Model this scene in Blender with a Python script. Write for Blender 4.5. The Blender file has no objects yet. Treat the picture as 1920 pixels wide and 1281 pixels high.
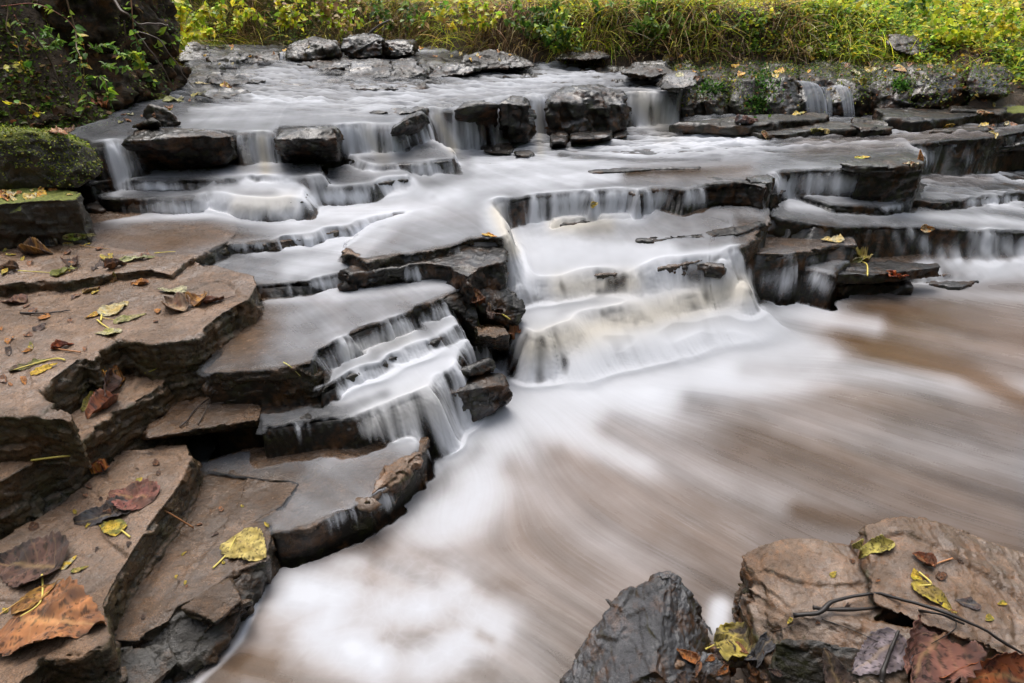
import bpy, bmesh, math, random, time
import numpy as np
from mathutils import Vector, Matrix
T0 = time.time()
RES = 1.0            # 1.0 = full mesh resolution
rng = np.random.default_rng(7)
random.seed(7)
S = bpy.context.scene
COL = S.collection

# ------------------------------------------------------------------ camera, sky, sun, exposure
CAM_H, FOCAL = 1.15, 22.0
FP = 1920 * FOCAL / 36.0
TH = math.atan((640.5 + 20) / FP)
cam_d = bpy.data.cameras.new('camera'); cam = bpy.data.objects.new('camera', cam_d); COL.objects.link(cam)
cam.location = (0, 0, CAM_H); cam.rotation_euler = (math.pi / 2 - TH, 0, 0)
cam_d.lens = FOCAL; cam_d.sensor_width = 36; cam_d.clip_start = 0.02; cam_d.clip_end = 500
S.camera = cam
W = bpy.data.worlds.new('World'); S.world = W; W.use_nodes = True
SUN_EL, SUN_AZ = math.radians(70), math.radians(-20)
nt = W.node_tree; bg = nt.nodes['Background']
sky = nt.nodes.new('ShaderNodeTexSky'); sky.sky_type = 'NISHITA'; sky.sun_disc = False
sky.sun_elevation = SUN_EL; sky.sun_rotation = SUN_AZ; sky.air_density = 1.0; sky.dust_density = 5.0; sky.ozone_density = 1.0
hsv = nt.nodes.new('ShaderNodeHueSaturation'); hsv.inputs['Saturation'].default_value = 0.5
nt.links.new(sky.outputs[0], hsv.inputs['Color']); nt.links.new(hsv.outputs[0], bg.inputs[0])
bg.inputs[1].default_value = 0.15
sd = bpy.data.lights.new('sun', 'SUN'); sd.energy = 1.3; sd.angle = math.radians(40); sd.color = (1, .96, .9)
so = bpy.data.objects.new('sun', sd); COL.objects.link(so)
so.rotation_euler = (math.pi / 2 - SUN_EL, 0, math.pi - SUN_AZ)
S.view_settings.view_transform = 'Standard'; S.view_settings.look = 'None'; S.view_settings.exposure = 0.9
S.view_settings.gamma = 1
S.render.engine = 'CYCLES'
try:
    S.cycles.use_denoising = True; S.cycles.denoiser = 'OPENIMAGEDENOISE'
except Exception: pass
S.cycles.max_bounces = 5; S.cycles.diffuse_bounces = 3; S.cycles.glossy_bounces = 2; S.cycles.transparent_max_bounces = 12

# ------------------------------------------------------------------ geometry of view
ST, CT = math.sin(TH), math.cos(TH)
def ray(u, v):
    x = (np.asarray(u, float) - 960) / FP; up = -(np.asarray(v, float) - 640.5) / FP
    return x, CT + up * ST, -ST + up * CT
def plane_of(z):
    """z: a height, or three (u, v, z) points -> (z0, gx, gy)"""
    if isinstance(z, (int, float)): return (float(z), 0., 0.)
    A, b = [], []
    for u, v, h in z:
        dx, dy, dz = ray(u, v); t = (h - CAM_H) / dz
        A.append([1, dx * t, dy * t]); b.append(h)
    return tuple(np.linalg.solve(np.array(A), np.array(b)))
def unproj(pts, pl):
    p = np.asarray(pts, float); dx, dy, dz = ray(p[:, 0], p[:, 1])
    t = (pl[0] - CAM_H) / (dz - pl[1] * dx - pl[2] * dy)
    return np.stack([dx * t, dy * t, CAM_H + dz * t], 1)
def at(u, v, z):
    """pixel + height -> point; heights above 10 mean a distance along Y of z - 10"""
    if z > 9:
        dx, dy, dz = ray(u, v); t = (z - 10) / dy; return np.array([dx * t, z - 10, CAM_H + dz * t])
    return unproj([(u, v)], plane_of(z))[0]
def A(u, v, y): return at(u, v, 10 + y)
def proj(x, y, z):
    zz = z - CAM_H; D = y * CT - zz * ST
    D = np.maximum(D, .05)
    return 960 + FP * x / D, 640.5 - FP * (y * ST + zz * CT) / D, D
def depth_of(p): return p[1] * CT - (p[2] - CAM_H) * ST

# ------------------------------------------------------------------ numpy noise
PERM = rng.permutation(1024).astype(np.int64); PV = rng.random(1024)
def _h(ix, iy, iz): return PERM[(PERM[(PERM[ix & 1023] + iy) & 1023] + iz) & 1023]
def vnoise(p):
    f = np.floor(p); i = f.astype(np.int64); t = p - f; t = t * t * (3 - 2 * t)
    r = 0
    for a in (0, 1):
        wx = t[:, 0] if a else 1 - t[:, 0]
        for b in (0, 1):
            wy = t[:, 1] if b else 1 - t[:, 1]
            for c in (0, 1):
                wz = t[:, 2] if c else 1 - t[:, 2]
                r = r + wx * wy * wz * PV[_h(i[:, 0] + a, i[:, 1] + b, i[:, 2] + c)]
    return r * 2 - 1
def fbm(p, o=4, g=.5):
    r, a, q = 0, 1., p.copy()
    for k in range(o):
        r = r + a * vnoise(q); q = q * 2.03 + 17.3; a *= g
    return r
def facets(p, tilt=1.0, edge=False):
    """piecewise planar: every random cell has its own offset and tilt"""
    i0 = np.floor(p - .5).astype(np.int64); best = np.full(len(p), 1e9); sec = best.copy(); val = np.zeros(len(p))
    for a in (0, 1):
        for b in (0, 1):
            for c in (0, 1):
                i = i0 + np.array([a, b, c]); h = _h(i[:, 0], i[:, 1], i[:, 2])
                o = np.stack([PV[h], PV[(h + 311) & 1023], PV[(h + 617) & 1023]], 1) * .8 + .1
                d = p - (i + o); dd = (d * d).sum(1)
                n = np.stack([PV[(h + 97) & 1023], PV[(h + 401) & 1023], PV[(h + 811) & 1023]], 1) - .5
                v = (PV[(h + 53) & 1023] - .5) + tilt * 1.6 * (d * n).sum(1)
                m = dd < best; sec = np.where(m, best, np.minimum(sec, dd)); best[m] = dd[m]; val[m] = v[m]
    return (val, np.sqrt(sec) - np.sqrt(best)) if edge else val

# ------------------------------------------------------------------ mesh helpers
def mesh_np(name, V, F, mat=None, parent=None, smooth=True, link=True):
    V = np.asarray(V, np.float32); F = np.asarray(F, np.int32); k = F.shape[1]
    me = bpy.data.meshes.new(name)
    me.vertices.add(len(V)); me.vertices.foreach_set('co', V.ravel())
    me.loops.add(F.size); me.loops.foreach_set('vertex_index', F.ravel())
    me.polygons.add(len(F)); me.polygons.foreach_set('loop_start', np.arange(0, F.size, k, dtype=np.int32))
    me.polygons.foreach_set('loop_total', np.full(len(F), k, np.int32))
    me.polygons.foreach_set('use_smooth', np.full(len(F), smooth))
    me.update(calc_edges=True)
    if mat: me.materials.append(mat)
    o = bpy.data.objects.new(name, me)
    if link: COL.objects.link(o)
    if parent: o.parent = parent
    return o
def add_col(o, name, C):
    a = o.data.color_attributes.new(name, 'FLOAT_COLOR', 'POINT')
    C = np.asarray(C, np.float32)
    if C.shape[1] == 3: C = np.concatenate([C, np.ones((len(C), 1), np.float32)], 1)
    a.data.foreach_set('color', C.ravel())
def tag(o, label=None, cat=None, group=None, kind=None):
    if label: o['label'] = label
    if cat: o['category'] = cat
    if group: o['group'] = group
    if kind: o['kind'] = kind
    return o
def seg_dist(P, poly, closed=True):
    n = len(poly); best = np.full(len(P), 1e9)
    for i in range(n if closed else n - 1):
        a = poly[i]; b = poly[(i + 1) % n]; ab = b - a; L = max((ab ** 2).sum(), 1e-12)
        t = np.clip(((P - a) @ ab) / L, 0, 1)
        d = ((P - a - t[:, None] * ab) ** 2).sum(1); best = np.minimum(best, d)
    return np.sqrt(best)
def inside(P, poly):
    r = np.zeros(len(P), bool); n = len(poly); x, y = P[:, 0], P[:, 1]
    for i in range(n):
        x1, y1 = poly[i]; x2, y2 = poly[(i + 1) % n]
        if y1 == y2: continue
        c = ((y1 > y) != (y2 > y)) & (x < (x2 - x1) * (y - y1) / (y2 - y1) + x1); r ^= c
    return r
def jag(P, amp, step):
    """subdivide a closed outline and make it uneven"""
    out = []; n = len(P)
    for i in range(n):
        a, b = P[i], P[(i + 1) % n]; L = np.linalg.norm(b[:2] - a[:2]); k = max(1, int(L / step))
        for j in range(k): out.append(a + (b - a) * (j / k))
    Q = np.array(out); m = np.roll(Q, -1, 0) - np.roll(Q, 1, 0); nn = np.stack([-m[:, 1], m[:, 0]], 1)
    nn /= np.maximum(np.linalg.norm(nn, axis=1, keepdims=True), 1e-6)
    q = np.stack([Q[:, 0] / (step * 5), Q[:, 1] / (step * 5), np.full(len(Q), 3.3)], 1)
    d = amp * (fbm(q, 3) + .8 * facets(q * .8))
    Q[:, :2] += nn * d[:, None]
    return Q

# ------------------------------------------------------------------ materials
def new_mat(name):
    m = bpy.data.materials.new(name); m.use_nodes = True
    return m, m.node_tree, m.node_tree.nodes['Principled BSDF']
def node(nt, t, **kw):
    n = nt.nodes.new(t)
    for k, v in kw.items():
        if k in n.inputs: n.inputs[k].default_value = v
        else: setattr(n, k, v)
    return n
def ramp(nt, src, stops):
    r = nt.nodes.new('ShaderNodeValToRGB'); e = r.color_ramp.elements
    while len(e) < len(stops): e.new(.5)
    for i, (p, c) in enumerate(stops):
        e[i].position = p; e[i].color = (c, c, c, 1) if isinstance(c, (int, float)) else (*c, 1)
    nt.links.new(src, r.inputs[0]); return r.outputs[0]
def mixc(nt, f, a, b, blend='MIX'):
    m = nt.nodes.new('ShaderNodeMix'); m.data_type = 'RGBA'; m.blend_type = blend
    for s, i in ((f, 0), (a, 6), (b, 7)):
        if hasattr(s, 'is_output'): nt.links.new(s, m.inputs[i])
        elif i == 0: m.inputs[0].default_value = s
        else: m.inputs[i].default_value = (*s, 1)
    return m.outputs[2]
def mathn(nt, op, a, b=None, clamp=False):
    m = nt.nodes.new('ShaderNodeMath'); m.operation = op; m.use_clamp = clamp
    for i, s in enumerate((a, b)):
        if s is None: continue
        if hasattr(s, 'is_output'): nt.links.new(s, m.inputs[i])
        else: m.inputs[i].default_value = s
    return m.outputs[0]
def rock_mat(name, side, side2, top, top2, moss=0.0, sand=0.0, rough=.32, scale=1.0, moss_side=0.0, mosscol=((.05, .065, .008), (.20, .22, .025)), spec=.5, wet=.8, streak=.6, rust=.35, bump=.8):
    m, nt, b = new_mat(name); L = nt.links
    tc = node(nt, 'ShaderNodeNewGeometry'); pos = tc.outputs['Position']
    mp = nt.nodes.new('ShaderNodeMapping'); mp.inputs['Scale'].default_value = (scale,) * 3; L.new(pos, mp.inputs[0]); P = mp.outputs[0]
    n1 = node(nt, 'ShaderNodeTexNoise', Scale=9.0, Detail=9.0, Roughness=.68); L.new(P, n1.inputs['Vector'])
    n2 = node(nt, 'ShaderNodeTexNoise', Scale=70.0, Detail=8.0, Roughness=.72); L.new(P, n2.inputs['Vector'])
    n3 = node(nt, 'ShaderNodeTexNoise', Scale=3.1, Detail=7.0, Roughness=.6); L.new(P, n3.inputs['Vector'])
    mp2 = nt.nodes.new('ShaderNodeMapping'); mp2.inputs['Scale'].default_value = (12, 30, 90); mp2.inputs['Rotation'].default_value = (.05, .1, .5); L.new(pos, mp2.inputs[0])
    n4 = node(nt, 'ShaderNodeTexNoise', Scale=1.0, Detail=6.0, Roughness=.65); L.new(mp2.outputs[0], n4.inputs['Vector'])
    vo = node(nt, 'ShaderNodeTexVoronoi', Scale=420.0); L.new(P, vo.inputs['Vector'])
    sep = nt.nodes.new('ShaderNodeSeparateXYZ'); L.new(tc.outputs['Normal'], sep.inputs[0])
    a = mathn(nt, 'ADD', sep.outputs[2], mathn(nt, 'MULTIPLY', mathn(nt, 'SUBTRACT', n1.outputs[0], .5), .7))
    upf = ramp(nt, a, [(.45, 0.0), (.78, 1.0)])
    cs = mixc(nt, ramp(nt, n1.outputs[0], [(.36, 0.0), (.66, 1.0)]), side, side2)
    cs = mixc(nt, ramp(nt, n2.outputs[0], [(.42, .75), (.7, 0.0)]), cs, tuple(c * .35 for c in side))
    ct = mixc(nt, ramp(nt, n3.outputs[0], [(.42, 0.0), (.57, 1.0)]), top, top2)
    ct = mixc(nt, ramp(nt, n4.outputs[0], [(.40, streak), (.58, 0.0)]), ct, tuple(c * .4 for c in top2))
    if sand > 0:
        f = mathn(nt, 'MULTIPLY', ramp(nt, n3.outputs[0], [(.62 - .3 * sand, 0.0), (.72 - .3 * sand, 1.0)]), .85)
        g = mixc(nt, ramp(nt, vo.outputs['Distance'], [(.1, 0.0), (.6, 1.0)]), (.13, .075, .04), (.30, .19, .12))
        ct = mixc(nt, f, ct, g)
    if rust > 0:
        nr_ = node(nt, 'ShaderNodeTexNoise', Scale=13.0, Detail=7.0, Roughness=.7); L.new(P, nr_.inputs['Vector'])
        fr_ = mathn(nt, 'MULTIPLY', ramp(nt, nr_.outputs[0], [(.50, 0.0), (.62, 1.0)]), rust); cs = mixc(nt, fr_, cs, (.20, .085, .028)); ct = mixc(nt, mathn(nt, 'MULTIPLY', fr_, .6), ct, (.26, .12, .045))
        fo_ = mathn(nt, 'MULTIPLY', ramp(nt, nr_.outputs[0], [(.36, 1.0), (.46, 0.0)]), rust); cs = mixc(nt, fo_, cs, (.07, .075, .02))
    nz_ = node(nt, 'ShaderNodeTexNoise', Scale=330.0, Detail=3.0, Roughness=.8); L.new(P, nz_.inputs['Vector'])
    ct = mixc(nt, ramp(nt, nz_.outputs[0], [(.40, .75), (.56, 0.0)]), ct, tuple(q_ * .22 for q_ in top))
    nw2 = node(nt, 'ShaderNodeTexNoise', Scale=6.5, Detail=8.0, Roughness=.72); L.new(P, nw2.inputs['Vector'])
    ct = mixc(nt, ramp(nt, nw2.outputs[0], [(.44, .72), (.54, 0.0)]), ct, tuple(q_ * .34 for q_ in top))
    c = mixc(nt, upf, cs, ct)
    c = mixc(nt, ramp(nt, n2.outputs[0], [(.3, .35), (.5, 0.0), (.74, .0)]), c, (.01, .008, .006))
    c = mixc(nt, ramp(nt, n2.outputs[0], [(.6, 0.0), (.8, .4)]), c, tuple(min(1, x * 2.2) for x in top))
    if moss > 0 or moss_side > 0:
        n5 = node(nt, 'ShaderNodeTexNoise', Scale=5.0, Detail=8.0, Roughness=.7); L.new(P, n5.inputs['Vector'])
        n6 = node(nt, 'ShaderNodeTexNoise', Scale=160.0, Detail=4.0, Roughness=.7); L.new(P, n6.inputs['Vector'])
        q = mathn(nt, 'ADD', mathn(nt, 'MULTIPLY', upf, moss), mathn(nt, 'MULTIPLY', mathn(nt, 'SUBTRACT', 1.0, upf), moss_side))
        f = ramp(nt, mathn(nt, 'ADD', n5.outputs[0], mathn(nt, 'SUBTRACT', q, .5)), [(.5, 0.0), (.64, .92)])
        mc = mixc(nt, ramp(nt, n6.outputs[0], [(.35, 0.0), (.7, 1.0)]), mosscol[0], mosscol[1])
        c = mixc(nt, f, c, mc)
        rr = mixc(nt, f, (rough,) * 3, (.95,) * 3)
    else: rr = None
    L.new(c, b.inputs['Base Color'])
    rv = ramp(nt, n2.outputs[0], [(.3, rough * .6), (.75, min(1, rough * 1.9))])
    if rr is not None:
        rv = mathn(nt, 'MAXIMUM', rv, mathn(nt, 'MULTIPLY', f, .9))
    L.new(rv, b.inputs['Roughness']); b.inputs['Specular IOR Level'].default_value = spec
    bsum = mathn(nt, 'ADD', mathn(nt, 'MULTIPLY', n1.outputs[0], 1.2), mathn(nt, 'MULTIPLY', n2.outputs[0], .55))
    bsum = mathn(nt, 'ADD', bsum, mathn(nt, 'MULTIPLY', n4.outputs[0], .35))
    n7 = node(nt, 'ShaderNodeTexNoise', Scale=240.0, Detail=5.0, Roughness=.7); L.new(P, n7.inputs['Vector'])
    bsum = mathn(nt, 'ADD', bsum, mathn(nt, 'MULTIPLY', n7.outputs[0], .22))
    vf = node(nt, 'ShaderNodeTexVoronoi', Scale=34.0); L.new(P, vf.inputs['Vector']); bsum = mathn(nt, 'ADD', bsum, mathn(nt, 'MULTIPLY', vf.outputs['Distance'], .18))
    bp = node(nt, 'ShaderNodeBump', Strength=bump, Distance=.013 / scale); L.new(bsum, bp.inputs['Height']); L.new(bp.outputs[0], b.inputs['Normal'])
    csum = mathn(nt, 'ADD', mathn(nt, 'MULTIPLY', n1.outputs[0], 1.3), mathn(nt, 'MULTIPLY', n2.outputs[0], .35)); csum = mathn(nt, 'ADD', csum, mathn(nt, 'MULTIPLY', n4.outputs[0], .3))
    cb = node(nt, 'ShaderNodeBump', Strength=bump, Distance=.010 / scale); L.new(csum, cb.inputs['Height']); L.new(cb.outputs[0], b.inputs['Coat Normal'])
    nw = node(nt, 'ShaderNodeTexNoise', Scale=4.3, Detail=6.0, Roughness=.65); L.new(P, nw.inputs['Vector'])
    cw = mathn(nt, 'MULTIPLY', ramp(nt, nw.outputs[0], [(.44, .12), (.58, 1.0)]), wet)
    if moss > 0 or moss_side > 0: cw = mathn(nt, 'MULTIPLY', cw, mathn(nt, 'SUBTRACT', 1.0, f))
    L.new(cw, b.inputs['Coat Weight']); b.inputs['Coat Roughness'].default_value = .07; b.inputs['Coat IOR'].default_value = 1.45
    return m
M = {}
M['ledge'] = rock_mat('brown_ledge_rock', (.035, .027, .012), (.17, .115, .052), (.26, .155, .088), (.09, .049, .025), moss=.12, moss_side=.34, sand=.62, rough=.27, mosscol=((.03, .04, .007), (.12, .13, .02)))
M['ledge_wet'] = rock_mat('wet_brown_ledge_rock', (.016, .012, .007), (.10, .062, .030), (.16, .088, .042), (.055, .031, .015), moss_side=.18, sand=.3, rough=.18)
M['black'] = rock_mat('wet_black_rock', (.003, .0026, .002), (.022, .015, .009), (.014, .011, .008), (.006, .005, .004), rough=.35, moss_side=.02, spec=.3, wet=1.0, bump=.6)
M['black_mossy'] = rock_mat('dark_mossy_rock', (.010, .008, .005), (.055, .042, .022), (.035, .028, .018), (.012, .010, .007), moss=.27, moss_side=.14, rough=.35, spec=.3, wet=1.0)
M['mossy'] = rock_mat('moss_covered_rock', (.025, .02, .012), (.07, .055, .03), (.08, .07, .04), (.05, .04, .02), moss=.9, moss_side=.42, rough=.4, wet=.4, rust=.15)
M['bank'] = rock_mat('dark_bank_earth', (.02, .014, .008), (.09, .06, .034), (.09, .065, .036), (.04, .03, .018), moss=.34, moss_side=.26, rough=.6, spec=.12, wet=.15, mosscol=((.025, .035, .006), (.11, .13, .018)))
M['tan'] = rock_mat('tan_streaked_boulder', (.03, .017, .007), (.19, .10, .045), (.32, .20, .12), (.13, .062, .022), moss=.22, streak=.85, wet=.9, scale=1.9, rust=.7, sand=0, rough=.3, mosscol=((.03, .035, .01), (.08, .08, .02)))
M['slate'] = rock_mat('blue_grey_boulder', (.075, .045, .024), (.018, .016, .018), (.09, .09, .10), (.022, .022, .026), rough=.3, wet=1.0, streak=.8, scale=1.7, rust=.5)

def attr_mat(name, rough=.5, attr='Col', spec=.4, trans=0.0, bump=0.0, var=.0):
    m, nt, b = new_mat(name)
    a = node(nt, 'ShaderNodeVertexColor', layer_name=attr); c = a.outputs[0]
    nt.links.new(c, b.inputs['Base Color']); b.inputs['Roughness'].default_value = rough; b.inputs['Specular IOR Level'].default_value = spec
    if bump:
        n = node(nt, 'ShaderNodeTexNoise', Scale=180.0, Detail=5.0); bp = node(nt, 'ShaderNodeBump', Strength=bump, Distance=.003)
        nt.links.new(n.outputs[0], bp.inputs['Height']); nt.links.new(bp.outputs[0], b.inputs['Normal'])
    if trans > 0:
        t = node(nt, 'ShaderNodeBsdfTranslucent'); nt.links.new(c, t.inputs[0]); mx = nt.nodes.new('ShaderNodeMixShader'); mx.inputs[0].default_value = trans
        nt.links.new(b.outputs[0], mx.inputs[1]); nt.links.new(t.outputs[0], mx.inputs[2])
        nt.links.new(mx.outputs[0], nt.nodes['Material Output'].inputs[0])
    return m
M['leaf'] = attr_mat('wet_fallen_leaf', .2, spec=.6, bump=.8)
M['green'] = attr_mat('living_leaf', .42, spec=.45, trans=.5)
M['stem'] = attr_mat('stem', .5)
M['bark'] = rock_mat('wet_bark', (.012, .009, .007), (.05, .035, .022), (.07, .05, .035), (.02, .015, .01), rough=.35, scale=2)

# ------------------------------------------------------------------ rocks
ROCKS = []
def finish_rock(name, V, F, mat, D, amp=1.0, vox=None, seed=0, strata=1.0, fac=1.0, smooth_it=2, top_amp=1.0, ff=1.0, parent=None):
    """voxel-remesh a closed rough solid and break its surface up"""
    vs = (vox or D * .0026) / RES
    me = bpy.data.meshes.new('tmp'); me.from_pydata([tuple(v) for v in V], [], [tuple(f) for f in F]); me.update()
    o = bpy.data.objects.new('tmp', me); COL.objects.link(o)
    r = o.modifiers.new('r', 'REMESH'); r.mode = 'VOXEL'; r.voxel_size = vs; r.adaptivity = 0
    s = o.modifiers.new('s', 'SMOOTH'); s.factor = .5; s.iterations = smooth_it
    dg = bpy.context.evaluated_depsgraph_get(); ev = o.evaluated_get(dg); m2 = bpy.data.meshes.new_from_object(ev)
    bpy.data.objects.remove(o); bpy.data.meshes.remove(me)
    n = len(m2.vertices); co = np.empty(n * 3, np.float32); m2.vertices.foreach_get('co', co); co = co.reshape(-1, 3).astype(float)
    no = np.empty(n * 3, np.float32); m2.vertex_normals.foreach_get('vector', no); no = no.reshape(-1, 3).astype(float)
    side = np.clip(1 - np.abs(no[:, 2]), 0, 1)
    q = co + seed * 3.71
    s = D ** .5
    d = .0085 * s * facets(q * (13 * ff / s)) * fac * (.18 * top_amp + side) + .0048 * s * facets(q * (37 / s)) * fac * (.22 * top_amp + side) + .0008 * s * facets(q * (95 / s)) * fac
    d += .005 * fbm(q * 9, 3) * (top_amp * .35 + side) + .0008 * fbm(q * 70, 3)
    lay = co[:, 2] + .035 * vnoise(q * 3.0) + .012 * vnoise(q * 11)
    f = lay / .021; fr = f - np.floor(f)
    d += strata * .85 * side * (vnoise(q * 5) * .5 + .6) * (.0055 * (PV[(np.floor(f).astype(int) + seed * 7) & 1023] - .5) * 2 - .004 * np.exp(-(np.minimum(fr, 1 - fr) / .1) ** 2))
    qc = q * np.array([4.2, 4.2, 1.5]) / s + .35 * np.stack([vnoise(q * 9), vnoise(q * 9 + 40), vnoise(q * 9 + 80)], 1)
    pv, pe = facets(qc, .15, True); topw = np.clip(co[:, 2] * 0 + no[:, 2], 0, 1) ** 2 * top_amp
    d += topw * s * (.0085 * pv - .0045 * np.exp(-(pe / .035) ** 2) * (vnoise(q * 3 + 7) > -.1))
    ridge = np.abs(fbm(q * np.array([26, 9, 26]), 3)); d -= .0022 * top_amp * (1 - side) * np.clip(1 - ridge * 5, 0, 1)
    co += no * (d * amp)[:, None]
    m2.vertices.foreach_set('co', co.astype(np.float32).ravel())
    m2.materials.clear(); m2.materials.append(mat)
    m2.polygons.foreach_set('use_smooth', np.ones(len(m2.polygons), bool)); m2.update()
    o = bpy.data.objects.new(name, m2); COL.objects.link(o); m2.name = name
    if parent: o.parent = parent
    ROCKS.append(o)
    return o
def slab_solid(poly, z, thick, jagamp=None, under=.0):
    pl = plane_of(z); P = unproj(poly, pl); D = float(np.mean([depth_of(p) for p in P]))
    if jagamp is None: jagamp = .006 * D ** .5
    Q = jag(P, jagamp, .028 * D ** .5) if jagamp > 0 else P
    Q[:, 2] = pl[0] + pl[1] * Q[:, 0] + pl[2] * Q[:, 1]
    n = len(Q); B = Q.copy(); c = Q[:, :2].mean(0)
    B[:, 2] -= thick
    if under: B[:, :2] += (B[:, :2] - c) * under
    V = np.concatenate([Q, B]); F = [list(range(n)), list(range(2 * n - 1, n - 1, -1))] + [[i, i + n, (i + 1) % n + n, (i + 1) % n] for i in range(n)]
    if ((Q[:, 0] * np.roll(Q[:, 1], -1) - np.roll(Q[:, 0], -1) * Q[:, 1]).sum()) < 0: F = [f[::-1] for f in F]
    return V, F, D
def hull_solid(pts):
    bm = bmesh.new()
    for p in pts: bm.verts.new(p)
    r = bmesh.ops.convex_hull(bm, input=bm.verts)
    bmesh.ops.delete(bm, geom=[g for g in r['geom_interior'] if isinstance(g, bmesh.types.BMVert)], context='VERTS')
    bm.verts.index_update(); bmesh.ops.recalc_face_normals(bm, faces=bm.faces)
    bm.verts.ensure_lookup_table(); bm.verts.index_update()
    V = [tuple(v.co) for v in bm.verts]; F = [[v.index for v in f.verts] for f in bm.faces]; bm.free()
    return V, F
def join(solids):
    V, F = [], []
    for v, f in solids:
        k = len(V); V += [tuple(x) for x in v]; F += [[i + k for i in g] for g in f]
    return V, F
SEED = [0]
def slab(name, label, poly, z, thick, mat='ledge', cat='rock slab', group=None, **kw):
    SEED[0] += 1
    ja = kw.pop('jagamp', None); un = kw.pop('under', 0)
    V, F, D = slab_solid(poly, z, thick, ja, un)
    o = finish_rock(name, V, F, M[mat], D, seed=SEED[0], **kw)
    return tag(o, label, cat, group)
def boulder(name, label, hulls, mat, cat='boulder', group=None, **kw):
    """hulls: lists of (u, v, z) points; each is one convex lump of the rock"""
    SEED[0] += 1; sol = []; Ds = []
    for h in hulls:
        pts = [at(u, v, z) for u, v, z in h]; Ds += [depth_of(p) for p in pts]; sol.append(hull_solid(pts))
    V, F = join(sol)
    o = finish_rock(name, V, F, M[mat], float(np.mean(Ds)), seed=SEED[0], **kw)
    return tag(o, label, cat, group)

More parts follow.
